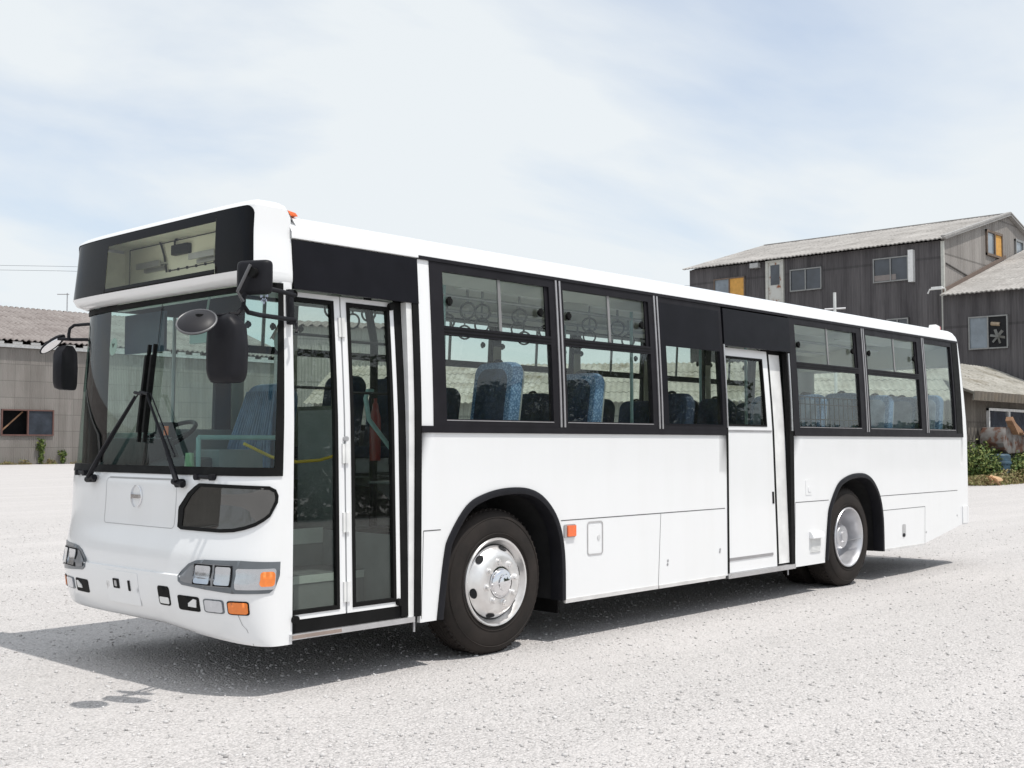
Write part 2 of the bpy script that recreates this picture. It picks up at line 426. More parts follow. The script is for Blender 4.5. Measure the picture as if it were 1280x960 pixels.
def copy_tree(o, parent=None):
    c = o.copy(); COL.objects.link(c)
    if parent is not None: c.parent = parent
    for ch in list(o.children): copy_tree(ch, c)
    return c
# ------------------------------------------------------------------ ground
def ground():
    m = MB(); m.box(-900, 900, -900, 900, -.5, 0)
    tag(m.build('gravel_ground', GRAVEL, smooth=0), kind='structure')
ground()
def loose_stones():
    # individual chips lying on the lot, dense near the photographer
    ico = bmesh.new(); bmesh.ops.create_icosphere(ico, subdivisions=1, radius=1)
    bv = np.array([v.co[:] for v in ico.verts]); bf = np.array([[v.index for v in f.verts] for f in ico.faces]); ico.free()
    n = 26000
    d = 4.0+20*rng.random(n)**1.5; a = .748+rng.uniform(-.50, .50, n)
    x = -5.88+d*np.cos(a); y = -5.58+d*np.sin(a)
    s = .0045+.009*rng.random(n)**3
    sc = s[:, None]*rng.uniform(.6, 1.3, (n, 3)); sc[:, 2] *= .7
    V = bv[None]*sc[:, None, :]*(1+.25*rng.standard_normal((n, len(bv), 1)).clip(-1.5, 1.5))
    th = rng.uniform(0, 2*PI, n); c, q = np.cos(th), np.sin(th)
    X = V[..., 0]*c[:, None]-V[..., 1]*q[:, None]+x[:, None]; Y = V[..., 0]*q[:, None]+V[..., 1]*c[:, None]+y[:, None]
    Z = V[..., 2]+(sc[:, 2]*.35)[:, None]
    P = np.stack([X, Y, Z], -1).reshape(-1, 3); Fc = (bf[None]+(np.arange(n)*len(bv))[:, None, None]).reshape(-1, 3)
    me = bpy.data.meshes.new('loose_gravel'); me.vertices.add(len(P)); me.vertices.foreach_set('co', P.ravel())
    me.loops.add(len(Fc)*3); me.loops.foreach_set('vertex_index', Fc.ravel()); me.polygons.add(len(Fc))
    me.polygons.foreach_set('loop_start', np.arange(len(Fc))*3); me.update(calc_edges=True); me.validate()
    t = NT('stone_chips'); g = t.new('ShaderNodeNewGeometry'); w = t.new('ShaderNodeTexWhiteNoise', noise_dimensions='1D'); t.link(g.outputs['Random Per Island'], w.inputs['W'])
    t.base(t.ramp(w.outputs['Value'], [(0, (.34, .325, .32)), (.10, (.44, .425, .415)), (.5, (.53, .513, .505)), (1, (.61, .592, .584))])); t.rough(.9)
    me.materials.append(t.m)
    o = bpy.data.objects.new('loose_gravel', me); COL.objects.link(o)
    tag(o, 'pale loose gravel chips scattered over the lot around the bus', 'gravel', kind='stuff')
loose_stones()

# ------------------------------------------------------------------ bus surfaces
W = 2.36; HP = PI/2; NS = 3.2; XE = -1.80
PZ = [.28, .33, .40, .47, .55, .62, .76, .83, .90, .97, 1.10, 1.24, 1.29, 1.90, 2.40, 2.95]
PX = [-2.045, -2.06, -2.088, -2.106, -2.122, -2.135, -2.135, -2.124, -2.102, -2.088, -2.08, -2.076, -2.05, -1.985, -1.93, -1.90]
def lerp(z, A, B):
    if z <= A[0]: return B[0]
    for i in range(len(A)-1):
        if z <= A[i+1]: return B[i]+(B[i+1]-B[i])*(z-A[i])/(A[i+1]-A[i])
    return B[-1]
def nose(z):          # smoothed front profile; the bumper stands a little proud of the panel above it
    x = sum(lerp(z+d, PZ, PX)*.2 for d in (-.04, -.02, 0, .02, .04)) if z > .34 else lerp(z, PZ, PX)
    return x-.014*max(0, min(1, (.682-z)/.006))+(.02*max(0, (.33-z)/.035)**1.5 if z < .33 else 0)
def Ys(z): return .055*max(0, (z-1.55)/1.1)**1.4
def F(t, z, off=0., prof=nose, lean=Ys):
    """front skin: t = 0 centre, +-pi/2 the corners (positive on the door side), beyond that it runs back along the flank"""
    xc = prof(z)
    def pt(t):
        a = min(abs(t), HP); ext = max(abs(t)-HP, 0)
        s_ = math.sin(a)**(2/NS); c_ = max(math.cos(a), 0)**(2/NS)
        if a >= HP: s_, c_ = 1, 0
        return XE-(XE-xc)*c_+ext, W/2-math.copysign(1, t)*s_*(W/2-lean(z))
    x, y = pt(t)
    if off:
        (x0, y0), (x1, y1) = pt(t-2e-3), pt(t+2e-3); dx, dy = x1-x0, y1-y0; L = math.hypot(dx, dy) or 1
        # moving with +t the path runs towards -y (door side): outward normal is on the left-hand -x side
        nx, ny = dy/L, -dx/L
        x += nx*off; y += ny*off
    return (x, y, z)
def t_of(y):          # y (at full width) -> t
    u = (W/2-y)/(W/2); u = max(-1, min(1, u)); return math.copysign(math.asin(abs(u)**(NS/2)), u)
def YF(y, z, off=0.): return F(t_of(y), z, off)     # same skin addressed by y
def SN(x, z, off=0.): return (x, Ys(z)-off, z)      # near flank
def SF(x, z, off=0.): return (x, W-Ys(z)+off, z)    # far flank
def SD(x, z, off=0.): return (x, Ys(z)+.008+.055*max(0, min(1, (z-.4)/1.95))-off, z)   # plane of the door leaves

bus = thing('bus', 'white single-deck city bus with black window band and empty destination box, parked on the gravel', 'bus')
def P(mb, name, mat, parent=None, **k): return mb.build(name, mat, parent or bus, **k)
def rect(a0, a1, b0, b1): return [(a0, b0), (a1, b0), (a1, b1), (a0, b1)]
def rrect(a0, a1, b0, b1, r, n=5, ra=None):
    ra = ra or r; o = []
    for cx, cy, s in ((a1-ra, b1-r, 0), (a0+ra, b1-r, 1), (a0+ra, b0+r, 2), (a1-ra, b0+r, 3)):
        for k in range(n+1):
            q = (s+k/n)*PI/2; o.append((cx+ra*math.cos(q), cy+r*math.sin(q)))
    return o

# ---- front skin
TE = HP+.045
def strip_skin(mb, t0, t1, z0, z1, off=0., th=.02, nt=None, nzz=None, prof=nose):
    nt = nt or max(2, int(abs(t1-t0)/.035)); nzz = nzz or max(2, int((z1-z0)/.05))
    # columns even in width: blend of t and y spacing
    ts = []
    for k in range(nt+1): ts.append(t0+(t1-t0)*k/nt)
    extra = [t_of(W/2+W/2*v) for v in np.linspace(-.97, .97, 40)]
    ts = sorted(set(ts+[t for t in extra if min(t0, t1) < t < max(t0, t1)]))
    i0 = len(mb.v)
    for l in (0, 1):
        for t in ts:
            for j in range(nzz+1): mb.v.append(F(t, z0+(z1-z0)*j/nzz, off-l*th, prof))
    n, m = len(ts), nzz+1
    def q(i, j, l): return i0+l*n*m+i*m+j
    for l in (0, 1):
        for i in range(n-1):
            for j in range(m-1): mb.f.append((q(i, j, l), q(i+1, j, l), q(i+1, j+1, l), q(i, j+1, l)))
    for i in range(n-1):
        for j in (0, m-1): mb.f.append((q(i, j, 0), q(i+1, j, 0), q(i+1, j, 1), q(i, j, 1)))
    for j in range(m-1):
        for i in (0, n-1): mb.f.append((q(i, j, 0), q(i, j+1, 0), q(i, j+1, 1), q(i, j, 1)))
m = MB(); strip_skin(m, -TE, TE, .682, 1.275, nzz=20); front = P(m, 'front_panel', WHITE, smooth=50)
m = MB(); strip_skin(m, -TE, TE, .295, .6755, nzz=20)
def lift(p):       # the lower edge rises from the corners towards the middle
    k = max(0, min(1, (.5-p[2])/.205)); w = max(0, min(1, p[1]/.9))**1.2
    return (p[0], p[1], p[2]+.062*w*k)
m.v = [lift(p) for p in m.v]
ts_ = np.linspace(-TE, TE, 90)
for t0_, t1_ in zip(ts_, ts_[1:]):
    p, q = lift(F(t0_, .2955)), lift(F(t1_, .2955)); g_ = lambda p: (-1.76, min(max(p[1], .03), W-.03), .345)
    m.quad(p, q, g_(q), g_(p))
bump_ = P(m, 'bumper', WHITE, smooth=40)
m = MB(); strip_skin(m, -TE, TE, .6755, .683, th=.01, nzz=2); P(m, 'bumper_lip', WHITE, bump_, smooth=20)
# seam lines: bumper top line, service flap outline, bumper corner crack
m = MB(); fl = rrect(.745, 1.605, .945, 1.24, .03)
def outline(mb, poly, fn, w, off, da=.06):
    cx = sum(p[0] for p in poly)/len(poly); cy = sum(p[1] for p in poly)/len(poly)
    n = len(poly)
    for k in range(n):
        p, q = poly[k], poly[(k+1) % n]
        dx, dy = q[0]-p[0], q[1]-p[1]; L = math.hypot(dx, dy)
        if L < 1e-6: continue
        ns = max(1, int(L/da))
        for s_ in range(ns):
            a = (p[0]+dx*s_/ns, p[1]+dy*s_/ns); b = (p[0]+dx*(s_+1)/ns, p[1]+dy*(s_+1)/ns)
            nx, ny = -dy/L*w/2, dx/L*w/2
            mb.quad(fn(a[0]+nx, a[1]+ny, off), fn(b[0]+nx, b[1]+ny, off), fn(b[0]-nx, b[1]-ny, off), fn(a[0]-nx, a[1]-ny, off))
    return mb
outline(m, fl, YF, .0038, .0012)
m.patch(rect(.78, 1.57, 1.236, 1.246), YF, .0025, .002, .05)
P(m, 'service_flap_seam', simple('flap_gap', (.38, .38, .38), .8), front)
# emblem: broken oval ring with a cross bar
m = MB(); ec, ez = 1.2, 1.127
for s_ in (-1, 1):
    pts = []
    for k in range(15):
        q = -1.25+2.5*k/14
        pts.append((ec+s_*.068*math.cos(q), ez+.072*math.sin(q), (.0055+.0055*math.cos(q))))
    for k in range(14):
        (a, b, w0), (c, d, w1) = pts[k], pts[k+1]
        kk = lambda y, z, w: (ec+(y-ec)*(1-w*9), ez+(z-ez)*(1-w*4))
        m.quad(YF(a, b, .010), YF(c, d, .010), YF(*kk(c, d, w1), .012), YF(*kk(a, b, w0), .012))
        m.quad(YF(a, b, .010), YF(c, d, .010), YF(c, d, .0), YF(a, b, .0))
        m.quad(YF(*kk(a, b, w0), .012), YF(*kk(c, d, w1), .012), YF(*kk(c, d, w1), .0), YF(*kk(a, b, w0), .0))
m.patch(rect(ec-.060, ec+.060, ez-.012, ez+.012), YF, .013, .013, .03)
P(m, 'emblem', CHROME, front)
# lower corner window of the front
kick = [(.66, .945), (.30, .942), (.20, .948), (.125, .964), (.07, .985), (.035, 1.012), (.016, 1.04), (.0035, 1.12), (.003, 1.16), (.006, 1.195), (.02, 1.215), (.51, 1.225), (.55, 1.205), (.615, 1.165), (.70, 1.08), (.705, 1.06), (.70, .96)]
def TF(t, z, off=0.): return F(t, z, off)
kt = [(t_of(y), z) for y, z in kick]
def inset(poly, d, ka=1.):
    n = len(poly); o = []
    for k in range(n):
        p0, p, p1 = poly[k-1], poly[k], poly[(k+1) % n]
        e0 = Vector((p[0]-p0[0], p[1]-p0[1])); e1 = Vector((p1[0]-p[0], p1[1]-p[1]))
        e0.normalize(); e1.normalize()
        A = sum(poly[i][0]*poly[(i+1) % n][1]-poly[(i+1) % n][0]*poly[i][1] for i in range(n))
        sg = 1 if A > 0 else -1
        nrm = Vector((-e0.y-e1.y, e0.x+e1.x))*sg; nrm.normalize()
        o.append((p[0]+nrm.x*d*ka, p[1]+nrm.y*d))
    return o
def band(mb, P0, P1, fn, off, th, sub=4):
    n = len(P0)
    for k in range(n):
        a, b, c, d = P0[k], P0[(k+1) % n], P1[(k+1) % n], P1[k]
        for s_ in range(sub):
            l = lambda p, q, w: (p[0]+(q[0]-p[0])*w, p[1]+(q[1]-p[1])*w)
            a1, b1, c1, d1 = l(a, b, s_/sub), l(a, b, (s_+1)/sub), l(d, c, (s_+1)/sub), l(d, c, s_/sub)
            mb.quad(fn(*a1, off), fn(*b1, off), fn(*c1, off), fn(*d1, off))
            mb.quad(fn(*a1, off), fn(*b1, off), fn(*b1, off-th), fn(*a1, off-th))
            mb.quad(fn(*d1, off), fn(*c1, off), fn(*c1, off-th), fn(*d1, off-th))
    return mb
lw = P(MB().patch(inset(kt, .012, 2.2), TF, .004, 0, .03, .03), 'lower_front_window', GLASS_DARK)
P(band(MB(), kt, inset(kt, .021, 2.2), TF, .009, .009), 'window_seal', RUBBER, lw)
P(MB().patch(inset(kt, .010, 2.2), TF, .0018, 0, .03, .03), 'dark_backing', simple('dark_well', (.10, .10, .095), .8), lw)

# ---- headlights
def headlight(sgn):
    f = lambda t, z, off=0.: F(sgn*t, z, off*1.0)
    def f(t, z, off=0.):
        x, y, zz = F(t, z, off)
        return (x, y, zz) if sgn > 0 else (x, W-y, zz)
    hl = [(.317, .677), (.34, .71), (.40, .752), (.47, .775), (.556, .783), (.98, .789), (1.53, .779), (1.525, .70), (1.48, .63), (1.404, .603), (.903, .600), (.602, .612), (.356, .626), (.322, .645)]
    o = P(MB().patch(hl, f, .006, .006, .05, .05), 'headlight', GREYBEZEL)
    well = [(.345, .68), (.42, .74), (.50, .762), (.86, .762), (.90, .755), (.88, .632), (.62, .632), (.40, .642), (.35, .65)]
    P(MB().patch(well, f, .009, 0, .05, .05), 'lamp_well', simple('lamp_recess', (.22, .225, .235), .3, metal=.3), o)
    for a, b in ((.485, .648), (.705, .885)):
        P(MB().patch(rect(a-.018, b+.012, .638, .757), f, .0115, .002, .05, .05), 'lamp_surround', RUBBER, o)
        m = MB(); m.patch(rrect(a, b, .646, .75, .012, 3, .02), f, .017, .007, .04, .05); P(m, 'main_lamp', LENS, o)
    P(MB().patch(rrect(.945, 1.478, .624, .744, .014, 3, .03), f, .013, .006, .05, .05), 'side_lamp_glass', LENS, o)
    m = MB(); m.patch(rrect(1.27, 1.462, .643, .727, .02, 4, .04), f, .02, .007, .04, .05); P(m, 'indicator', AMBER, o)
headlight(1); headlight(-1)
for sgn in (1, -1):
    mir = lambda y: y if sgn > 0 else W-y
    def f(t, z, off=0.):
        x, y, zz = F(t, z, off); return (x, mir(y), zz)
    m = MB(); m.patch(rrect(.30, .51, .474, .562, .012, 3, .02), f, .003, .003, .04, .04); o = P(m, 'empty_lamp_opening', RUBBER)
    m = MB(); m.patch([(.395, .500), (.475, .498), (.485, .545), (.455, .548), (.43, .535), (.40, .520)], f, .007, .004); P(m, 'bracket', WHITEP, o)
    m = MB(); m.patch(rrect(.555, .785, .478, .558, .014, 3, .03), f, .004, .004, .04, .04); o = P(m, 'fog_light', GREYBEZEL)
    m = MB(); m.patch(rrect(.575, .77, .485, .552, .01, 3, .03), f, .010, .006, .04, .04); P(m, 'lens', FOGL, o)
    m = MB(); m.patch(rrect(.825, 1.112, .477, .557, .014, 3, .04), f, .004, .004, .04, .04); o = P(m, 'turn_signal', RUBBER)
    m = MB(); m.patch(rrect(.845, 1.095, .484, .550, .01, 3, .04), f, .011, .007, .04, .04); P(m, 'lens', AMBER, o)
# bumper slots, plate recess
P(MB().patch(rrect(1.29, 1.365, .543, .604, .006, 3), YF, .0075, .003), 'plate_slot', RUBBER, bump_); P(MB().patch(rrect(1.155, 1.178, .537, .604, .006, 3), YF, .0085, .003), 'plate_slot', RUBBER, bump_)
m = MB(); m.patch(rrect(1.315, 1.345, .555, .592, .004, 3), YF, .0095, .002); P(m, 'slot_bracket', STEEL, front)
m = MB(); m.patch(rrect(1.06, 1.46, .45, .655, .01, 3), YF, .003, .003, .05, .04); P(m, 'number_plate_base', WHITE, bump_)
m = MB(); m.patch(rrect(.71, .835, .485, .602, .02, 4), YF, .003, .003, .04, .04); o = P(m, 'tow_hook_opening', RUBBER, front)
m = MB(); m.patch(rrect(.722, .822, .495, .535, .01, 3), YF, .0055, .002, .04, .04); P(m, 'tow_hook_plate', WHITEP, front)
m = MB(); outline(m, [(t_of(.16), .48), (t_of(.145), .42), (t_of(.12), .40), (t_of(.11), .30)][:4], TF, .004, .0012); 
m = MB()
for a, b in (((.95, .476), (.99, .42)), ((.99, .42), (1.04, .395)), ((1.04, .395), (1.08, .30))):
    m.quad(F(a[0]-.004, a[1], .0012), F(a[0]+.004, a[1], .0012), F(b[0]+.004, b[1], .0012), F(b[0]-.004, b[1], .0012))
P(m, 'bumper_corner_seam', simple('thin_gap', (.3, .3, .3), .8), front)

# ---- windscreen
TW = 1.43
ws = P(MB().patch(rect(-TW-.06, TW+.02, 1.30, 2.40), TF, -.004, 0, .06, .12), 'windscreen', GLASS_SCREEN, smooth=60)
m = MB(); strip_skin(m, -TE+.02, TW+.10, 1.272, 1.322, .008, .03)
strip_skin(m, TW-.03, TW+.10, 1.322, 2.402, .008, .03); strip_skin(m, -TE+.02, -TW-.02, 1.322, 2.402, .006, .03)
strip_skin(m, -TE+.02, TW+.10, 2.37, 2.404, .008, .03)
P(m, 'windscreen_seal', RUBBER, ws, smooth=50)
m = MB(); m.patch(rect(1.176, 1.184, 1.32, 2.39), YF, .001, 0, .02, .1); P(m, 'centre_joint', RUBBER, ws)
# stickers on the glass
m = MB(); m.prism([(math.cos(k*PI/12)*.052, math.sin(k*PI/12)*.06) for k in range(24)], lambda a, b, h: YF(1.80+a, 2.12+b, h), -.007, -.010); st = P(m, 'round_sticker', simple('grey_sticker', (.55, .55, .48), .6), ws)
m = MB(); m.prism([(-.022, .012), (.022, .012), (0, -.018)], lambda a, b, h: YF(1.80+a, 2.13+b, h), -.004, -.0065); P(m, 'arrow_mark', simple('dark_green_mark', (.06, .09, .06), .6), st)
m = MB()
for k in range(8):
    q = k*PI/4
    for r_, s_ in ((.022, .006), (.04, .009)):
        c, d = r_*math.cos(q), r_*math.sin(q)
        m.prism([(c+s_*math.cos(w*PI/4), d+s_*math.sin(w*PI/4)) for w in range(8)], lambda a, b, h: F(t_of(.095+a*.6), 2.33+b, h), -.003, -.001)
P(m, 'rosette_sticker', simple('pale_blue_sticker', (.45, .50, .62), .6), ws)

# ---- A pillars (door side and driver side)
m = MB(); strip_skin(m, TW+.075, TE, 1.275, 2.50, 0, .05, nt=8, nzz=24); P(m, 'front_pillar', WHITE, smooth=50)
m = MB(); strip_skin(m, -TE, -TW-.06, 1.275, 2.50, -.002, .05, nt=8, nzz=24); P(m, 'front_pillar', FRAME, smooth=50)

# ---- destination box housing over the windscreen
HZ = [2.405, 2.425, 2.468, 2.66, 2.852, 2.872, 2.888, 2.900, 2.908]
HXC = [-1.95, -2.02, -2.055, -2.045, -2.035, -2.022, -1.998, -1.955, -1.88]
HXE = [-1.885, -1.95, -1.975, -1.962, -1.945, -1.935, -1.92, -1.90, -1.87]
HIN = [.004, -.004, -.006, 0, .004, .014, .034, .072, .15]
def HYs(z): return .055*max(0, (min(z, 2.70)-1.55)/1.1)**1.4
def H(t, z, off=0.):
    xc, xe, ins = lerp(z, HZ, HXC), lerp(z, HZ, HXE), lerp(z, HZ, HIN); hw = W/2-HYs(z)-ins
    def pt(t):
        n_ = 6 if t > 0 else 3.4
        a = min(abs(t), HP); s_ = math.sin(a)**(2/n_) if a > 0 else 0; c_ = max(math.cos(a), 0)**(2/n_)
        if a >= HP: s_, c_ = 1, 0
        x = xe-(xe-xc)*c_
        if abs(t) > HP: x = xe+(max(lerp(z, [2.80, 2.852, 2.872, 2.888, 2.900, 2.908], [-1.748, -1.775, -1.79, -1.81, -1.825, -1.84]), xe)-xe)*min(1, (abs(t)-HP)/.2)
        return x, W/2-math.copysign(1, t)*s_*(hw-(.05 if t < 0 else 0))
    x, y = pt(t)
    if off:
        (x0, y0), (x1, y1) = pt(t-2e-3), pt(t+2e-3); dx, dy = x1-x0, y1-y0; L = math.hypot(dx, dy) or 1
        x += dy/L*off; y += -dx/L*off
    return (x, y, z)
def th_of(y, z):
    u = (W/2-y)/(W/2-HYs(z)-lerp(z, HZ, HIN)); u = max(-1, min(1, u)); return math.copysign(math.asin(abs(u)**(3 if u > 0 else 1.7)), u)
def HY(y, z, off=0.): return H(th_of(y, z), z, off)
def HU(u, z, off=0.): return H(math.copysign(math.asin(min(1, abs(u))**(3 if u > 0 else 1.7)), u), z, off)
US = .9945
TH = HP+.2; zs0, zs1 = 2.468, 2.852
cy0, cy1, cz0, cz1 = .41, 1.75, 2.50, 2.79
YS0, YS1 = .045, W-.045
box = P(MB().box(-1.70, -1.68, .25, W-.24, 2.45, 2.85), 'destination_box', simple('box_inside', (.84, .84, .72), .6, var=.06, nscale=3))
m = MB()
def ring_at(z):
    pts = []
    for k in range(7): pts.append(H(-TH+(TH-HP)*k/6, z))
    for u in list(np.linspace(-1, -.93, 24))+list(np.linspace(-.91, .91, 40))+list(np.linspace(.93, 1, 24)): pts.append(HU(u, z))
    for k in range(1, 7): pts.append(H(HP+(TH-HP)*k/6, z))
    return pts
def loft(mb, rings):
    for r0, r1 in zip(rings, rings[1:]):
        for k in range(len(r0)-1): mb.quad(r0[k], r0[k+1], r1[k+1], r1[k])
loft(m, [ring_at(z) for z in (2.405, 2.413, 2.425, 2.445, zs0)])
caps = [ring_at(z) for z in (zs1, 2.862, 2.872, 2.880, 2.888, 2.894, 2.900, 2.904, 2.908)]
loft(m, caps)
# flat sides of the housing, running back to the pillar
for sg in (1, -1):
    cols = [lambda z, u=u: HU(sg*u, z) for u in np.linspace(US, 1, 14)]+[lambda z, k=k: H(sg*(HP+(TH-HP)*k/5), z) for k in range(1, 6)]
    for f0_, f1_ in zip(cols, cols[1:]):
        for j in range(8):
            za, zb = zs0+(zs1-zs0)*j/8, zs0+(zs1-zs0)*(j+1)/8; m.quad(f0_(za), f1_(za), f1_(zb), f0_(zb))
    n = 14; r_ = .05          # rounded upper corner of the opening
    for i in range(n):
        a, b = r_*i/n, r_*(i+1)/n; f_ = lambda d: zs1-(r_-math.sqrt(max(0, r_*r_-(r_-d)**2)))
        m.quad(HU(sg*(US-a), f_(a)), HU(sg*(US-b), f_(b)), HU(sg*(US-b), zs1), HU(sg*(US-a), zs1))
# underside ledge and the crown running back into the roof
lo = ring_at(2.405); bk = [(min(p[0]+.10, -1.752), min(max(p[1], .05), W-.05), 2.43) for p in lo]
for k in range(len(lo)-1): m.quad(lo[k], lo[k+1], bk[k+1], bk[k])
def roofz(y):
    k = min(y, W-y)
    return lerp(k, [.059, .064, .075, .105, .16, .28, .6, 1.2], [2.70, 2.735, 2.765, 2.805, 2.835, 2.86, 2.885, 2.895])
tp = caps[-1]
for p, q in zip(tp, tp[1:]):
    for k in range(6):
        def e(p, w):
            w2 = w*w*(3-2*w); return (p[0]+(-1.71-p[0])*w, p[1], p[2]+(roofz(p[1])-.004-p[2])*w2)
        m.quad(e(p, k/6), e(q, k/6), e(q, (k+1)/6), e(p, (k+1)/6))
for s_ in (0, -1):      # shoulder behind the housing, flank side
    col = [r0[s_] for r0 in caps]
    for p, q in zip(col, col[1:]):
        f_ = lambda p: (-1.70, p[1] if p[2] > 2.87 else (.073 if s_ == -1 else W-.073), min(p[2], max(2.768, roofz(min(p[1], W-p[1]))-.004)))
        m.quad(p, q, f_(q), f_(p))
P(m, 'destination_box_housing', WHITE, smooth=50)
UF = lambda y: (W/2-y)/(W/2-.05)
def hcols(mb, y0, y1, z0, z1, off):
    u0, u1 = sorted((UF(y0), UF(y1)))
    us = sorted(set(list(np.linspace(u0, u1, max(2, int((u1-u0)/.03))))+[s_*q for s_ in (-1, 1) for q in np.linspace(.93, .998, 40) if u0 < s_*q < u1]))
    for a, b in zip(us, us[1:]):
        for j in range(4):
            za, zb = z0+(z1-z0)*j/4, z0+(z1-z0)*(j+1)/4
            mb.quad(HU(a, za, off), HU(b, za, off), HU(b, zb, off), HU(a, zb, off))
m = MB(); ye_ = W/2-.997*(W/2-.05)
hcols(m, cy0, ye_, zs0-.004, zs1+.002, -.004); hcols(m, cy1, W-ye_, zs0-.004, zs1+.002, -.004)
hcols(m, cy0, cy1, zs0-.004, cz0, -.004); hcols(m, cy0, cy1, cz1, zs1+.002, -.004)
P(m, 'black_sign_border', simple('black_sign_glass', (.006, .006, .007), .12, spec=.10, var=.1), box, smooth=50)
m = MB(); hcols(m, cy0, cy1, cz0, cz1, -.006); P(m, 'sign_glass', GLASS_SIGN, box, smooth=50)
m = MB()
m.box(-1.97, -1.70, .24, .26, 2.45, 2.85); m.box(-1.97, -1.70, W-.26, W-.24, 2.45, 2.82); m.box(-1.97, -1.70, .24, W-.24, 2.45, 2.47); m.box(-1.97, -1.70, .24, W-.24, 2.845, 2.853)
P(m, 'box_lining', simple('box_sides', (.80, .80, .69), .7), box)
m = MB(); m.box(-1.704, -1.698, .30, 2.03, 2.835, 2.841); P(m, 'box_seam', RUBBER, box)
m = MB(); m.box(-1.704, -1.698, 2.025, 2.031, 2.45, 2.84); P(m, 'box_seam', RUBBER, box)
for yy in (1.67, 1.00):
    m = MB(); m.box(-1.76, -1.70, yy-.15, yy+.15, 2.685, 2.70); m.box(-1.77, -1.755, yy-.15, yy+.15, 2.67, 2.71); m.box(-1.72, -1.70, yy-.13, yy+.13, 2.65, 2.675); P(m, 'mounting_bracket', STEEL, box)
m = MB(); m.box(-1.74, -1.70, 1.22, 1.42, 2.73, 2.80); P(m, 'junction_box', PLASTIC, box, bevel=.008)
for pts in ([(-1.72, 1.60, 2.86), (-1.715, 1.57, 2.80), (-1.715, 1.54, 2.74), (-1.715, 1.51, 2.63)], [(-1.72, 1.40, 2.80), (-1.715, 1.41, 2.83), (-1.72, 1.36, 2.86)]):
    P(MB().tube(pts, .007, 8), 'cable', RUBBER, box)
m = MB(); m.box(-1.705, -1.69, .6, 1.5, 2.635, 2.642)
for k in range(9): m.box(-1.71, -1.69, .6+.11*k, .615+.11*k, 2.63, 2.647)
P(m, 'screw_rail', PLASTIC, box)

# ---- wipers
for yp, zp, yb, name in ((1.78, 1.228, 1.245, 'wiper'), (.68, 1.222, 1.175, 'wiper')):
    o = P(MB().tube([YF(yp, zp, .0), YF(yp, zp, .05)], .026, 14), name, PLASTIC)
    s_ = 1 if yb < yp else -1
    m = MB(); m.tube([YF(yp-.06*s_*0+.05*s_, zp-.008, .035), YF(yp-.055*s_, zp+.01, .035)], .02, 10)
    pts = [YF(yp, zp+.01, .05), YF(yp+(yb-yp)*.30, zp+.20, .062), YF(yp+(yb-yp)*.92, 1.765, .06)]
    m.tube(pts, [.019, .013, .007], 8)
    pts = [YF(yp+(yb-yp)*.2-.03, zp+.16, .05), YF(yp+(yb-yp)*.92-.03, 1.78, .055)]
    m.tube(pts, .005, 6); m.tube([YF(yb-.05, 1.775, .06), YF(yb+.05, 1.79, .06)], .011, 6)
    P(m, 'wiper_arm', PLASTIC, o)
    m = MB(); m.bar(YF(yb, 1.47, .02), YF(yb, 2.10, .02), .014, .022, (-1, 0, 0)); m.bar(YF(yb, 1.55, .036), YF(yb, 2.02, .036), .022, .014, (-1, 0, 0))
    for zz in (1.56, 1.72, 1.86, 2.0): m.bar(YF(yb, zz-.03, .028), YF(yb, zz+.03, .028), .026, .026, (-1, 0, 0))
    P(m, 'wiper_blade', RUBBER, o)
for y0, z0 in ((2.0, 1.262), (.46, 1.262)):
    m = MB(); m.tube([YF(y0-.085, z0-.003, .018), YF(y0+.085, z0+.003, .018)], .012, 8); m.tube([YF(y0-.07, z0, 0), YF(y0-.07, z0, .034)], .02, 10); m.tube([YF(y0+.07, z0, 0), YF(y0+.07, z0, .034)], .02, 10)
    P(m, 'cleaning_handle', PLASTIC)

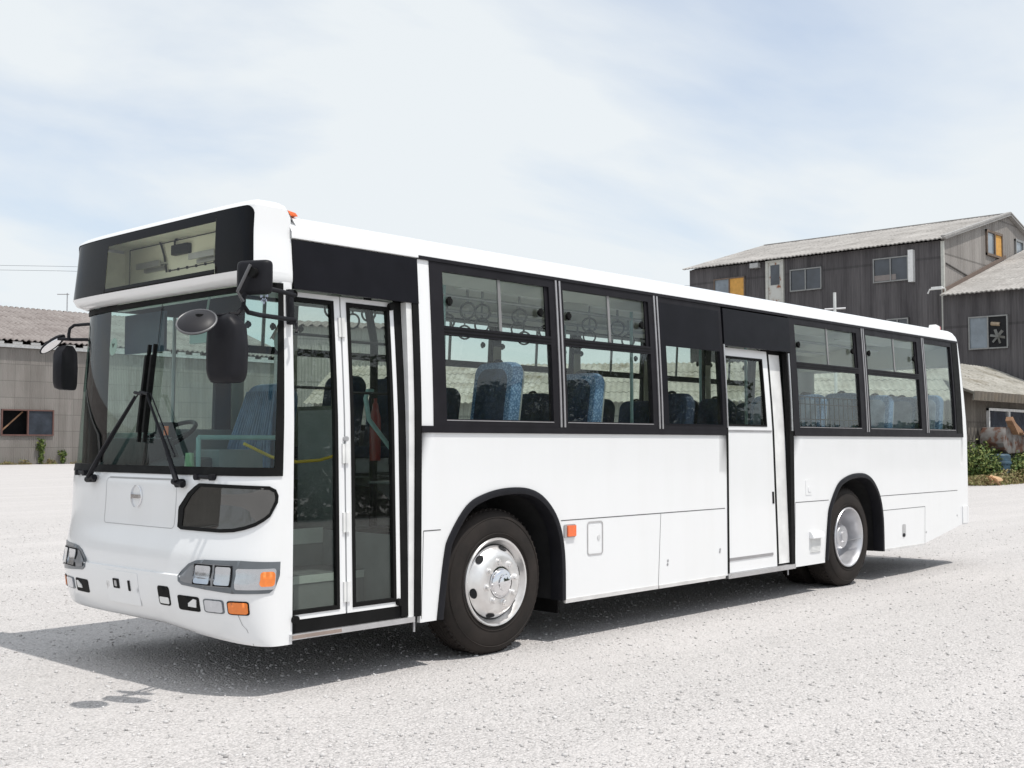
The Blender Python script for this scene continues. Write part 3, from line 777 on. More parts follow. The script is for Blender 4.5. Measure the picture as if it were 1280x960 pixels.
# ---- flanks: lower panels with wheel arches
ARCH = [(-.60, .31), (-.54, .71), (-.49, .85), (-.33, 1.04), (-.16, 1.115), (.06, 1.15), (.29, 1.14), (.47, 1.065), (.62, .90), (.69, .66), (.70, .31)]
def smooth_arch(P_, n=5):
    out = []
    for i in range(len(P_)-1):
        p0, p1, p2, p3 = P_[max(i-1, 0)], P_[i], P_[i+1], P_[min(i+2, len(P_)-1)]
        for k in range(n):
            t = k/n
            out.append(tuple(.5*(2*b+(c-a)*t+(2*a-5*b+4*c-d)*t*t+(3*b-a-3*c+d)*t**3) for a, b, c, d in zip(p0, p1, p2, p3)))
    return out+[P_[-1]]
A1 = smooth_arch(ARCH); A2 = [(x+5.27, z) for x, z in A1]
def skirt(x0, x1, arches, fn, ztop, zb):
    mb = MB(); cols = [(x0, zb(x0))]
    xs = list(np.arange(x0+.25, x1, .25))
    ev = []
    for A in arches: ev += [(A[0][0], zb(A[0][0]))]+A+[(A[-1][0], zb(A[-1][0]))]
    lo_hi = [(A[0][0]-.01, A[-1][0]+.01) for A in arches]
    base = [(x, zb(x)) for x in xs if not any(l < x < h for l, h in lo_hi)]
    allc = sorted([(x, k, z) for k, (x, z) in enumerate(ev)]+[(x, -1, z) for x, z in base], key=lambda q: (round(q[0], 5), q[1]))
    cols += [(x, z) for x, _, z in allc]+[(x1, zb(x1))]
    for (xa, za), (xb, zb_) in zip(cols, cols[1:]):
        if xb-xa < 1e-6:
            mb.quad(fn(xa, za, 0), fn(xa, zb_, 0), fn(xa, zb_, -.03), fn(xa, za, -.03)); continue
        n = 3
        for j in range(n):
            l = lambda z, k: z+(ztop-z)*k/n
            mb.quad(fn(xa, l(za, j), 0), fn(xb, l(zb_, j), 0), fn(xb, l(zb_, j+1), 0), fn(xa, l(za, j+1), 0))
        mb.quad(fn(xa, za, 0), fn(xb, zb_, 0), fn(xb, zb_, -.03), fn(xa, za, -.03))
    for x, z in (cols[0], cols[-1]): mb.quad(fn(x, z, 0), fn(x, ztop, 0), fn(x, ztop, -.03), fn(x, z, -.03))
    return mb
def zbot(x): return .305 if x < 3 else (.285 if x < 5 else lerp(x, [5.9, 7.0, 8.06, 8.3], [.315, .322, .482, .49]))
P(skirt(-.745, 2.905, [A1], SN, 1.54, zbot), 'side_panel', WHITE)
P(skirt(4.075, 8.16, [A2], SN, 1.54, zbot), 'side_panel', WHITE)
P(skirt(-1.755, 8.16, [A1, A2], SF, 1.54, zbot), 'side_panel', WHITE)
P(MB().grid((-.745, -.632, 1.54, 2.70), [], SN, 0, .03), 'side_pillar', WHITE)
# panel joints
def seam(x0, z0, x1, z1, w=.006, off=.0016):
    m = MB()
    if abs(x1-x0) > abs(z1-z0): m.quad(SN(x0, z0-w/2, off), SN(x1, z1-w/2, off), SN(x1, z1+w/2, off), SN(x0, z0+w/2, off))
    else: m.quad(SN(x0-w/2, z0, off), SN(x0+w/2, z0, off), SN(x1+w/2, z1, off), SN(x1-w/2, z1, off))
    P(m, 'panel_joint', ORIGIN_SEAM)
seam(-.72, .893, -.565, .893); seam(.655, .893, 2.87, .893); seam(4.10, .897, 4.76, .897); seam(5.91, .898, 7.97, .898)
seam(-.72, .893, -.735, .33, .004); seam(1.91, .89, 1.87, .31, .004); seam(4.10, .897, 4.08, .30, .004); seam(5.97, .742, 7.04, .742, .005); seam(7.04, .742, 7.02, .33, .004)
off_white = simple('off_white_edge', (.62, .61, .60), .5)
for g_ in ((.70, 1.86, .285, .315), (1.875, 2.86, .285, .312), (5.95, 7.0, .308, .330)): P(MB().grid(g_, [], SN, .007, .02), 'skirt_edge', off_white)
m = MB()
for x, z in ((2.0, .47), (2.005, .50), (2.78, .52), (2.785, .54), (7.06, .45), (7.95, .60)): m.prism([(math.cos(k*PI/4)*.012, math.sin(k*PI/4)*.012) for k in range(8)], lambda a, b, h: SN(x+a, z+b, h), 0, .003)
P(m, 'panel_lock', STEEL)
# arch lips and wheel housings
def off_arch(A, d):
    o = []
    for k in range(len(A)):
        a, b = Vector(A[max(k-1, 0)]), Vector(A[min(k+1, len(A)-1)]); t = (b-a).normalized(); nrm = Vector((t.y, -t.x)); o.append((A[k][0]+nrm.x*d, A[k][1]+nrm.y*d))
    return o
for A in (A1, A2):
    for fn, side in ((SN, 1), (SF, -1)):
        m = MB(); lay = [(0.004, -.03), (.0, .012), (.018, .022), (.045, .018), (.055, -.02), (.055, -.09)]
        rings = [[fn(x, z, o) for x, z in off_arch(A, d)] for d, o in lay]
        for r0, r1 in zip(rings, rings[1:]):
            for k in range(len(A)-1): m.quad(r0[k], r0[k+1], r1[k+1], r1[k])
        P(m, 'wheel_arch_lip', PLASTIC, smooth=60)
        m = MB(); inn = off_arch(A, .03)
        y0, y1 = .03, .62
        yy = (lambda v: v) if side > 0 else (lambda v: W-v)
        for k in range(len(A)-1):
            (xa, za), (xb, zb_) = inn[k], inn[k+1]
            m.quad((xa, yy(y0), za), (xb, yy(y0), zb_), (xb, yy(y1), zb_), (xa, yy(y1), za))
            m.quad((xa, yy(y1), za), (xb, yy(y1), zb_), (xb, yy(y1), .3), (xa, yy(y1), .3))
        P(m, 'wheel_housing', HOUSING, smooth=60)
for x, z_ in ((.78, .19), (6.0, .30)):
    for y in (.14, W-.5):
        P(MB().box(x, x+.012, y, y+.36, z_, .50), 'mud_flap', RUBBER)
# small things on the flank
m = MB(); m.patch(rrect(.685, .815, .765, .862, .012, 3), SN, .010, .010); o = P(m, 'side_marker', simple('grey_lamp_base', (.35, .34, .34), .5)); m = MB(); m.patch(rrect(.715, .808, .773, .854, .006, 3), SN, .022, .012); P(m, 'lens', ORANGE, o)
m = MB(); outline(m, rrect(.965, 1.145, .62, .865, .022), SN, .011, .004, .2); fl_ = P(m, 'fuel_flap', simple('grey_flap_edge', (.45, .44, .44), .6))
m = MB(); m.prism([(math.cos(k*PI/6)*.018, math.sin(k*PI/6)*.022) for k in range(12)], lambda a, b, h: SN(1.10+a, .745+b, h), 0, .004); P(m, 'flap_lock', simple('white_latch', (.66, .66, .66), .35), fl_)
m = MB(); m.grid((4.37, 4.58, .40, .535), [], SN, .006, .006)
for k in range(9): m.grid((4.385, 4.565, .41+.0135*k, .416+.0135*k), [], SN, .012, .006)
v_ = P(m, 'air_vent', WHITEP); m = MB(); m.prism([(0, 0), (.045, 0), (.045, .02), (.02, .06), (0, .065)], lambda a, b, h: (4.36+h, -a, .54+b), 0, .23); P(m, 'vent_hood', WHITE, v_)
m = MB(); m.patch(rrect(4.30, 4.42, .96, 1.11, .01, 3), SN, .004, .004); m.patch(rrect(4.34, 4.40, .99, 1.04, .01, 3), SN, .009, .006); P(m, 'key_plate', WHITE)
m = MB(); m.patch(rrect(6.435, 6.525, .43, .57, .02, 4), SN, .002, .002); o = P(m, 'hatch_handle', simple('grey_recess', (.45, .45, .45), .5)); m = MB(); m.prism([(math.cos(k*PI/6)*.03, math.sin(k*PI/6)*.02) for k in range(12)], lambda a, b, h: SN(6.47+a, .452+b, h), 0, .008); P(m, 'lock', PLASTIC, o)

# ---- roof
m = MB(); half = [(.059, 2.70), (.064, 2.735), (.075, 2.765), (.105, 2.805), (.16, 2.835), (.28, 2.86), (.6, 2.885), (.9, 2.893)]
sec = half+[(1.18, 2.895)]+[(W-y, z) for y, z in reversed(half)]
xs = [-1.755, -1.2, 0, 2, 4, 6, 7.4, 8.16]
for xa, xb in zip(xs, xs[1:]):
    for (ya, za), (yb, zb_) in zip(sec, sec[1:]): m.quad((xa, ya, za), (xb, ya, za), (xb, yb, zb_), (xa, yb, zb_))
P(m, 'roof', WHITE, smooth=60)
for fn in (SN, SF): P(MB().grid((-.745, 8.16, 2.678, 2.702), [], fn, .014, .02), 'drip_rail', FRAME)
# raised cant over the front door, tapering away behind it
m = MB()
pf = [(2.68, 0), (2.685, .016), (2.72, .018), (2.76, .008), (2.80, -.045)]
def cant(x, z, o):
    y = Ys(2.70) if z <= 2.71 else {2.72: .060, 2.76: .072, 2.80: .10}[z]
    return (x, y-o, z)
for xa, xb in ((-1.755, -1.0), (-1.0, -.735)):
    for (z0, o0), (z1, o1) in zip(pf, pf[1:]): m.quad(cant(xa, z0, o0), cant(xb, z0, o0), cant(xb, z1, o1), cant(xa, z1, o1))
m.quad(cant(-.735, 2.68, 0), cant(-.735, 2.685, .016), cant(-.735, 2.72, .018), cant(-.735, 2.76, .008))
P(m, 'door_head_fairing', WHITE)
# ---- rear shell
m = MB(); rings = []
for z, ins in ((.485, .06), (.52, .0), (.8, 0), (1.2, 0), (1.54, 0), (1.74, 0), (2.05, 0), (2.40, 0), (2.70, 0), (2.735, .006), (2.765, .018), (2.805, .05), (2.835, .10), (2.86, .22), (2.885, .55), (2.893, .9)):
    y0 = Ys(z) if z <= 2.7 else .059
    xe = 8.475-1.6*Ys(z)-ins; y0 += ins if z > 2.6 else 0
    Rr = max(.03, .22-ins*.6); ring_ = [(8.16, y0, z)] if xe-Rr > 8.16 else [(min(8.16, xe-Rr), y0, z)]
    for k in range(9):
        q = -PI/2+k*PI/16; ring_.append((xe-Rr+Rr*math.cos(q), y0+Rr+Rr*math.sin(q), z))
    full = ring_+[(x, W-y, zz) for x, y, zz in reversed(ring_)]; rings.append(full)
for r0, r1 in zip(rings, rings[1:]):
    for k in range(len(r0)-1):
        if 1.73 < r0[0][2] < 2.39 and r0[k][0] > 8.3 and abs(r0[k+1][1]-r0[k][1]) > .8: continue      # rear window opening
        m.quad(r0[k], r0[k+1], r1[k+1], r1[k])
rp = P(m, 'rear_panel', WHITE, smooth=60)
P(MB().box(8.43, 8.434, .22, W-.22, 1.74, 2.41), 'rear_window', GLASS, rp)
m = MB()
for k in range(10):
    q0, q1 = -PI/2+k*PI/20*.9, -PI/2+(k+1)*PI/20*.9
    c = lambda q, z, o: (8.235+.235*math.cos(q)*(1+o), .235+.235*math.sin(q)*(1+o), z)
    m.quad(c(q0, .50, .06), c(q1, .50, .06), c(q1, .70, .06), c(q0, .70, .06)); m.quad(c(q0, .70, .06), c(q1, .70, .06), c(q1, .70, -.1), c(q0, .70, -.1)); m.quad(c(q0, .50, .06), c(q1, .50, .06), c(q1, .50, -.1), c(q0, .50, -.1))
m.quad((8.10, -.013, .50), (8.236, -.013, .50), (8.236, -.013, .70), (8.10, -.013, .70)); m.quad((8.10, -.013, .70), (8.236, -.013, .70), (8.236, .03, .70), (8.10, .03, .70)); m.quad((8.10, -.013, .50), (8.10, -.013, .70), (8.10, .03, .70), (8.10, .03, .50))
P(m, 'rear_bumper', WHITE, smooth=50)
m = MB(); m.prism([(0, 0), (.17, 0), (.15, .06), (.04, .075)], lambda a, b, h: (7.93+a, .22+h, 2.835+b), 0, .09); o = P(m, 'rear_marker_lamp', WHITEP, bevel=.01); m = MB(); m.box(8.06, 8.13, .225, .305, 2.84, 2.895); P(m, 'lens', RED, o, bevel=.015)
m = MB(); m.prism([(0, 0), (.20, 0), (.16, .028), (.02, .042)], lambda a, b, h: (-1.75+a*.55, .13+h, 2.838+b*.75), 0, .06); P(m, 'roof_marker_lamp', ORANGE, bevel=.006)

# ---- window band
ZT, ZU0, ZU1, ZL0, ZL1, ZB = 2.68, 2.62, 2.25, 2.19, 1.625, 1.575
def window(fn, x0, x1, g0, g1, split=None, single=False, parent=None, mx=None):
    holes = [(g0, g1, ZL1, ZU0)] if single else [(g0, g1, ZL1, ZL0), (g0, g1, ZU1, ZU0)]
    o = P(MB().grid((x0, x1, ZB, ZT), holes, fn, .006, .045), 'window', FRAME)
    if single:
        P(MB().grid((g0-.01, g1+.01, ZL1-.01, ZU0+.01), [], fn, -.012, .004), 'pane', GLASS, o)
    else:
        P(MB().grid((g0-.01, g1+.01, ZL1-.01, ZL0+.01), [], fn, -.012, .004), 'pane', GLASS, o)
        s_ = split
        P(MB().grid((g0-.01, s_+.01, ZU1-.01, ZU0+.01), [], fn, -.010, .004), 'sliding_pane', GLASS, o)
        P(MB().grid((s_-.01, g1+.01, ZU1-.01, ZU0+.01), [], fn, -.024, .004), 'sliding_pane', GLASS, o)
        P(MB().grid((s_-.014, s_+.014, ZU1, ZU0), [], fn, -.006, .012), 'slider_edge', simple('grey_slider', (.20, .20, .20), .4) if 'grey_slider' not in bpy.data.materials else bpy.data.materials['grey_slider'], o)
        P(MB().grid((g1-.035, g1, ZU1, ZU0), [], fn, -.008, .012), 'slider_stile', FRAME, o)
        for xl in (g0+.06, g1-.10):
            m = MB(); m.tube([fn(xl, 2.42, -.012), fn(xl, 2.42, .012)], .024, 10); m.tube([fn(xl, 2.39, .005), fn(xl, 2.45, .005)], .012, 8); P(m, 'slider_latch', RUBBER, o)
        for zg in (2.205, 2.228): P(MB().grid((g0, g1, zg, zg+.006), [], fn, .010, .004), 'rail_groove', RUBBER, o)
    m = MB(); m.grid((g0, g1, ZL1-.012, ZL1-.006), [], fn, .009, .004); P(m, 'sill_strip', SILVERLINE, o)
    return o
window(SN, -.632, .675, -.515, .575, .05)
window(SN, .675, 1.915, .735, 1.815, 1.30)
o = P(MB().grid((1.915, 2.905, ZB, ZT), [(2.03, 2.84, ZL1, 2.29)], SN, .004, .045), 'window', FRAME)
P(MB().grid((1.955, 2.855, 2.27, 2.63), [], SN, .009, .006), 'dark_upper_panel', BLACK, o)
P(MB().grid((1.955, 2.855, ZL1-.01, 2.30), [(2.03, 2.84, ZL1, 2.285)], SN, .009, .006), 'dark_glass_edge', BLACK, o)
P(MB().grid((1.99, 2.85, ZL1-.01, 2.30), [], SN, -.004, .004), 'pane', GLASS, o)
window(SN, 4.085, 5.635, 4.20, 5.495, 4.87)
window(SN, 5.635, 7.145, 5.71, 6.99, 6.40)
window(SN, 7.145, 8.16, 7.20, 7.945, single=True)
fx = [-.62, -.10, 1.13, 2.37, 3.60, 4.85, 6.10, 7.15, 8.16]
for a, b in zip(fx, fx[1:]): window(SF, a, b, a+.06, b-.06, (a+b)/2, single=(b > 7.2))
for fn, g0_, g1_ in ((SN, -.745, 2.905), (SN, 4.085, 8.16), (SF, -.62, 8.16)): P(MB().grid((g0_, g1_, 1.532, 1.577), [], fn, .012, .03), 'belt_rail', FRAME)
for xp in (.675, 1.915, 5.635, 7.145):
    for d_ in (-.021, .021): P(MB().grid((xp+d_-.009, xp+d_+.009, 1.58, 2.68), [], SN, .013, .008), 'pillar_strip', SILVERLINE)
m = MB(); m.grid((7.985, 8.16, 1.55, 2.69), [], SN, .010, .01)
for k in range(5):
    q0, q1 = -PI/2+k*.05, -PI/2+(k+1)*.05
P(m, 'rear_corner_trim', RUBBER)

# ---- front door
m = MB(); m.patch(rect(-1.745, -.745, 2.385, 2.675), SN, .012, .02, .5, .1); m.patch(rect(-1.745, -.745, 2.378, 2.386), SN, .014, .02, .5, .1)
P(m, 'door_head_panel', BLACK)
door = P(MB().grid((-1.775, -.80, .318, .352), [], lambda x, z, o: (x, .0-o, z), .012, .10), 'front_door', SILVER)
P(MB().grid((-1.76, -1.4, .325, .345), [], lambda x, z, o: (x, .0-o, z), .016, .004), 'worn_sill_strip', simple('worn_brown_strip', (.28, .22, .19), .7), door)
P(MB().box(-1.775, -.86, .012, .05, .352, .43), 'bottom_gap', RUBBER, door)
def leaf(x0, x1, h0, h1):
    lf = P(MB().grid((x0, x1, .43, 2.372), [(h0, h1, .462, 2.34)], SD, 0, .035), 'door_leaf', WHITE, door)
    P(MB().grid((h0-.002, h1+.002, .460, 2.342), [(h0+.022, h1-.022, .484, 2.318)], SD, .006, .03), 'glazing_seal', RUBBER, lf)
    P(MB().grid((h0+.005, h1-.005, .465, 2.335), [], SD, -.012, .004), 'pane', GLASS_DOOR, lf)
    return lf
l1 = leaf(-1.78, -1.35, -1.768, -1.40); l2 = leaf(-1.338, -.905, -1.295, -.945)
for z in (2.18, 1.40, .98, .56):
    m = MB(); m.grid((-1.37, -1.352, z-.06, z+.06), [], SD, .012, .012); m.grid((-1.336, -1.318, z-.06, z+.06), [], SD, .012, .012); m.tube([SD(-1.344, z-.06, .014), SD(-1.344, z+.06, .014)], .010, 8); P(m, 'hinge', WHITEP, door)
m = MB(); m.tube([SD(-1.345, 1.49, 0), SD(-1.345, 1.49, .022)], .016, 10); P(m, 'lock', STEEL, door)
for x, z in ((-1.71, 2.355), (-.935, 2.345), (-1.74, .435), (-.925, .455)):
    m = MB(); m.tube([SD(x, z, 0), SD(x, z, .03)], .024, 12); P(m, 'pivot_cap', RUBBER, door)
P(MB().grid((-.903, -.845, .36, 2.378), [], SD, .006, .06), 'door_edge_rubber', RUBBER, door); P(MB().grid((-.797, -.745, .35, 2.378), [], SN, .010, .04), 'door_edge_rubber', RUBBER, door)
m = MB(); m.grid((-.845, -.797, .35, 2.378), [], SN, -.004, .05); P(m, 'door_jamb', WHITEP, door)
m = MB(); m.tube([(-.78, .02, .32), (-.78, .02, .25)], .008, 6); P(m, 'drain_pin', STEEL, door)

# ---- middle door (sliding), set a little into the flank
def SR(x, z, off=0.): return (x, Ys(z)+.012+.06*max(0, min(1, (z-.4)/1.95))-off, z)
m = MB(); m.patch([(2.925, 2.33), (4.085, 2.335), (4.095, 2.665), (2.93, 2.665)], SN, .010, .03, .5, .1); P(m, 'door_head_panel', BLACK)
d2 = P(MB().grid((2.905, 4.08, .275, .318), [], lambda x, z, o: (x, .0-o, z), .010, .10), 'middle_door', SILVER)
lf = P(MB().grid((2.93, 3.772, .32, 2.325), [(3.005, 3.675, 1.62, 2.245)], SR, 0, .035), 'door_leaf', WHITE, d2)
P(MB().grid((3.0, 3.68, 1.615, 2.25), [(3.018, 3.662, 1.633, 2.232)], SR, .004, .03), 'glazing_seal', RUBBER, lf)
P(MB().grid((3.0, 3.68, 1.615, 2.25), [], SR, -.012, .004), 'pane', GLASS_DOOR, lf)
P(MB().grid((2.94, 3.70, .425, .450), [], SR, .005, .006), 'trim_strip', SILVERLINE, lf); P(MB().grid((2.95, 3.755, 1.566, 1.582), [], SR, .005, .006), 'trim_strip', SILVERLINE, lf)
m = MB(); m.grid((3.725, 3.752, .90, 1.01), [], SR, .006, .01); P(m, 'handle', RUBBER, lf)
for g_, f_, o_ in (((2.905, 2.93, .32, 2.33), SN, .006), ((3.774, 3.815, .34, 2.335), SR, -.004), ((4.012, 4.082, .32, 2.335), SN, .004)): P(MB().grid(g_, [], f_, o_, .05), 'door_edge_rubber', RUBBER, d2)
P(MB().grid((4.03, 4.052, 1.58, 2.32), [], SN, .016, .012), 'chrome_edge', SILVER, d2); P(MB().grid((2.905, 2.922, 1.60, 2.34), [], SN, .014, .01), 'chrome_edge', SILVER, d2)
m = MB(); m.grid((3.815, 4.012, .335, 2.42), [], SR, -.008, .04); P(m, 'door_jamb', WHITEP, d2)
m = MB(); m.tube([(3.98, .02, .30), (3.98, .02, .22)], .008, 6); P(m, 'drain_pin', STEEL, d2)

m = MB(); m.box(3.70, 4.12, .11, .125, .30, 2.66); P(m, 'door_pocket', RUBBER, d2)
m = MB(); m.box(-.90, -.73, .10, .11, .34, 2.66); P(m, 'door_pocket', RUBBER, door)
# ---- wheels
def wheel(x, y, front, far=False, name='wheel'):
    w = P(MB().lathe([(.30, .035), (.315, .012), (.36, .004), (.42, .010), (.462, .026), (.485, .045), (.497, .065), (.50, .10), (.50, .22), (.495, .245), (.46, .27), (.30, .27), (.29, .2)], (0, 0, 0), 72), name, TYRE, smooth=50)
    w.location = (x, y, .50)
    m = MB()
    for k in range(64):
        q = 2*PI*k/64; c, s_ = math.cos(q), math.sin(q)
        for y0, y1 in ((.062, .10), (.225, .252)):
            for dq in (0,):
                a = Vector((c*.4985, y0, s_*.4985)); b = Vector((math.cos(q+.03)*.501, y1, math.sin(q+.03)*.501))
                m.bar(a, b, .030, .012, (c, 0, s_))
    for yy in (.13, .162, .194):
        m.lathe([(.499, yy-.013), (.5035, yy-.011), (.5035, yy+.011), (.499, yy+.013)], (0, 0, 0), 72)
    P(m, 'tread_blocks', TYRE, w, smooth=0)
    m = MB()
    for r_ in (.335, .445):
        m.lathe([(r_-.004, .0055+(.012 if r_ > .4 else 0)), (r_, .0015+(.012 if r_ > .4 else 0)), (r_+.004, .0055+(.012 if r_ > .4 else 0))], (0, 0, 0), 72)
    P(m, 'sidewall_rib', TYRE, w)
    if front:
        prof = [(.302, .03), (.306, .006), (.300, -.003), (.290, .0), (.283, .016), (.274, .034), (.262, .046), (.252, .040), (.235, .012), (.215, -.012), (.195, -.026), (.178, -.032), (.112, -.034), (.108, -.030)]
        P(MB().lathe(prof, (0, 0, 0), 64), 'rim', RIM, w, smooth=40)
        P(MB().lathe([(.262, .0445), (.256, .0375), (.2535, .036)], (0, 0, 0), 64), 'rim_groove_shade', HOUSING, w)  # dark ring colours in the shadow of the rim groove
        for k in range(6):
            m = MB(); q = R_(15+60*k); pts = []
            for j in range(16):
                u = 2*PI*j/16; rr = .236+.015*math.sin(u); dq = .155*math.cos(u)
                h = lerp(rr, [.215, .235, .252], [-.013, .011, .040])-.007
                pts.append((rr*math.cos(q+dq), h, rr*math.sin(q+dq)))
            i = len(m.v); m.v += pts; m.f.append(tuple(range(i, i+16)))
            P(m, 'hand_hole', VOIDM, w, smooth=0)
        for k in range(8):
            m = MB(); q = R_(10+45*k); m.lathe([(.0, -.062), (.015, -.060), (.020, -.052), (.020, -.038), (.028, -.035), (.028, -.030)], (.143*math.cos(q), 0, .143*math.sin(q)), 12)
            P(m, 'wheel_nut', RIM, w, smooth=40)
        P(MB().lathe([(.0, -.085), (.05, -.084), (.056, -.080), (.058, -.066), (.085, -.060), (.095, -.050), (.098, -.034), (.106, -.033)], (0, 0, 0), 40), 'hub_cap', CHROME, w, smooth=40)
    else:
        prof = [(.302, .03), (.306, .006), (.300, -.003), (.290, .0), (.284, .014), (.276, .03), (.268, .06), (.260, .20), (.252, .22), (.24, .225), (.21, .205), (.19, .198), (.125, .198), (.122, .09), (.112, .075), (.06, .07), (.055, .05), (.0, .048)]
        P(MB().lathe(prof, (0, 0, 0), 64), 'rim', simple('bright_rim', (.60, .60, .62), .36, metal=.75, var=.08) if 'bright_rim' not in bpy.data.materials else bpy.data.materials['bright_rim'], w, smooth=40)
        for k in range(8):
            m = MB(); q = R_(10+45*k); m.lathe([(.0, .150), (.018, .152), (.021, .198)], (.155*math.cos(q), 0, .155*math.sin(q)), 10)
            P(m, 'wheel_nut', STEEL, w, smooth=40)
        m = MB(); m.tube([(.20, .15, -.06), (.235, .02, -.03), (.245, -.005, -.03)], .006, 6); P(m, 'valve_stem', STEEL, w)
    if far: w.rotation_euler = (0, 0, PI)
    return w
wheel(0, .022, True); wheel(5.25, .030, False)
wheel(0, W-.022, True, True); wheel(5.25, W-.03, False, True)
wheel(5.25, .36, False, name='inner_wheel'); wheel(5.25, W-.36, False, True, name='inner_wheel')
m = MB(); m.box(-1.78, -.62, .04, W-.06, .315, .34); m.box(-1.6, -.62, 1.0, W-.45, .34, .80); m.box(.75, 4.6, .25, W-.25, .36, .84); m.box(6.0, 8.1, .25, W-.25, .52, 1.0)
m.box(-.62, .75, .64, W-.64, .42, .84); m.box(4.6, 6.0, .66, W-.66, .45, .9); m.tube([(0, .25, .5), (0, W-.25, .5)], .07, 10); m.tube([(5.25, .3, .5), (5.25, W-.3, .5)], .10, 12)
P(m, 'chassis', DARK, smooth=0)
m = MB(); m.tube([(4.15, .45, .30), (4.5, .45, .30)], .13, 14); m.tube([(1.4, .5, .38), (2.2, .5, .38)], .16, 14); P(m, 'air_tank', DARK)

# ---- mirrors
near = P(MB().grid((-1.80, -1.765, 2.16, 2.37), [], SN, .035, .035), 'mirror', PLASTIC, bevel=.006)
m = MB()
tip = Vector((-2.22, -.17, 2.15))
m.tube([(-1.78, -.03, 2.33), (-1.93, -.09, 2.335), (-2.15, -.17, 2.335), (-2.205, -.18, 2.32), (-2.235, -.18, 2.27), (-2.235, -.178, 2.22), (-2.20, -.172, 2.185), (-2.1, -.14, 2.18), (-1.78, -.03, 2.185)], .0135, 10)
m.tube([(-2.235, -.18, 2.25), (-2.225, -.185, 2.31), (-2.19, -.20, 2.37), (-2.135, -.225, 2.455)], .010, 8)
m.tube([(-2.235, -.175, 2.21), (-2.27, -.17, 2.17), (-2.32, -.17, 2.165)], .013, 8); m.tube([(-2.30, -.17, 2.165), (-2.52, -.20, 2.14)], .008, 8)
m.tube([(-1.78, -.04, 2.17), (-1.775, -.05, 2.13), (-1.79, -.06, 2.11)], .008, 6)
P(m, 'mirror_arm', PLASTIC, near)
def mirror_body(c, w, h, d, rz, name, par, chamfer=True, tilt=0):
    """rounded shell: mirror face looks +x' (backwards), moulded back towards -x'"""
    mb = MB(); secs = [(-d, .62, .80), (-d*.8, .82, .93), (-d*.35, .97, 1.0), (0, 1, 1), (.012, .98, .99)]
    for (xx, sw, sh) in secs:
        for k in range(28):
            q = 2*PI*k/28; e = 2/8
            yy = math.copysign(abs(math.cos(q))**e, math.cos(q))*w/2*sw; zz = math.copysign(abs(math.sin(q))**e, math.sin(q))*h/2*sh
            if chamfer and zz > h*.30: yy *= 1-.55*(zz-h*.30)/(h*.2)
            elif chamfer and zz < -h*.25: yy *= 1-.12*(abs(zz)-h*.25)/(h*.25)
            mb.v.append((xx, yy, zz))
    n = len(secs)
    for i in range(n-1):
        for k in range(28): mb.f.append((i*28+k, i*28+(k+1) % 28, (i+1)*28+(k+1) % 28, (i+1)*28+k))
    mb.f.append(tuple(range(28))); mb.f.append(tuple((n-1)*28+k for k in range(28)))
    M = Matrix.Translation(c)@Matrix.Rotation(rz, 4, 'Z')@Matrix.Rotation(tilt, 4, 'Y')
    mb.v = [tuple(M@Vector(p)) for p in mb.v]
    return P(mb, name, PLASTIC, par, smooth=50), M
b1, M1 = mirror_body(Vector((-2.32, -.165, 1.975)), .235, .375, .085, R_(28), 'mirror_shell', near)
b2, M2 = mirror_body(Vector((-2.185, -.21, 2.375)), .215, .19, .04, R_(25), 'mirror_shell', near, False)
m = MB(); m.tube([(-2.245, -.19, 2.24), M2@Vector((-.085, .055, -.085)), M2@Vector((-.08, -.02, .06))], .009, 8); P(m, 'mirror_rod', simple('worn_rod', (.12, .12, .125), .35, metal=.4), near)
m = MB(); m.tube([M2@Vector((-.03, -.02, .02)), M2@Vector((-.075, -.02, .02))], .028, 12); P(m, 'swivel', RUBBER, near)
def oval(c, a, b, u, v, name, par, mat, th=.02):
    mb = MB(); c, u, v = Vector(c), Vector(u).normalized(), Vector(v).normalized(); nn = u.cross(v)
    for k, (s_, h) in enumerate(((.0, -.028), (.5, -.024), (.85, -.012), (1, 0), (1, .008), (.96, .012))):
        for j in range(32):
            q = 2*PI*j/32; mb.v.append(tuple(c+u*a*s_*math.cos(q)+v*b*s_*math.sin(q)+nn*h))
    for k in range(5):
        for j in range(32): mb.f.append((k*32+j, k*32+(j+1) % 32, (k+1)*32+(j+1) % 32, (k+1)*32+j))
    mb.f.append(tuple(5*32+j for j in range(32)))
    return P(mb, name, mat, par, smooth=50)
oval((-2.54, -.20, 2.105), .105, .105, (.66, -.75, 0), (-.5, -.42, -.62), 'round_mirror', near, simple('grey_mirror_shell', (.022, .021, .024), .45, spec=.22))
m = MB(); m.ring((-2.54, -.20, 2.105), Vector((.66, -.75, 0)), Vector((-.55, -.48, -.68)), .104, .006, 32, 8); P(m, 'mirror_rim', simple('grey_rim', (.10, .10, .105), .4), near)
m = MB(); m.tube([(-2.525, -.205, 2.145), (-2.525, -.205, 2.09)], .022, 10); P(m, 'swivel', RUBBER, near)
m = MB()
for p in ((-.088, -.003, .0),): pass
far_m = P(MB().box(-1.80, -1.76, W-.02, W+.03, 2.02, 2.36), 'mirror', PLASTIC, bevel=.006)
m = MB()
m.tube([(-1.79, W+.01, 2.33), (-1.82, 2.50, 2.33), (-1.86, 2.53, 2.325), (-1.885, 2.545, 2.30), (-1.89, 2.55, 2.26), (-1.89, 2.55, 2.21)], .012, 8)
m.tube([(-1.78, W+.01, 2.215), (-1.86, 2.53, 2.22), (-1.93, 2.66, 2.23)], .012, 8)
m.tube([(-1.79, W+.01, 2.215), (-1.83, W-.08, 2.17), (-1.86, W-.16, 2.13)], .008, 8); m.tube([(-1.885, W-.165, 2.16), (-1.89, W-.17, 2.05)], .012, 8)
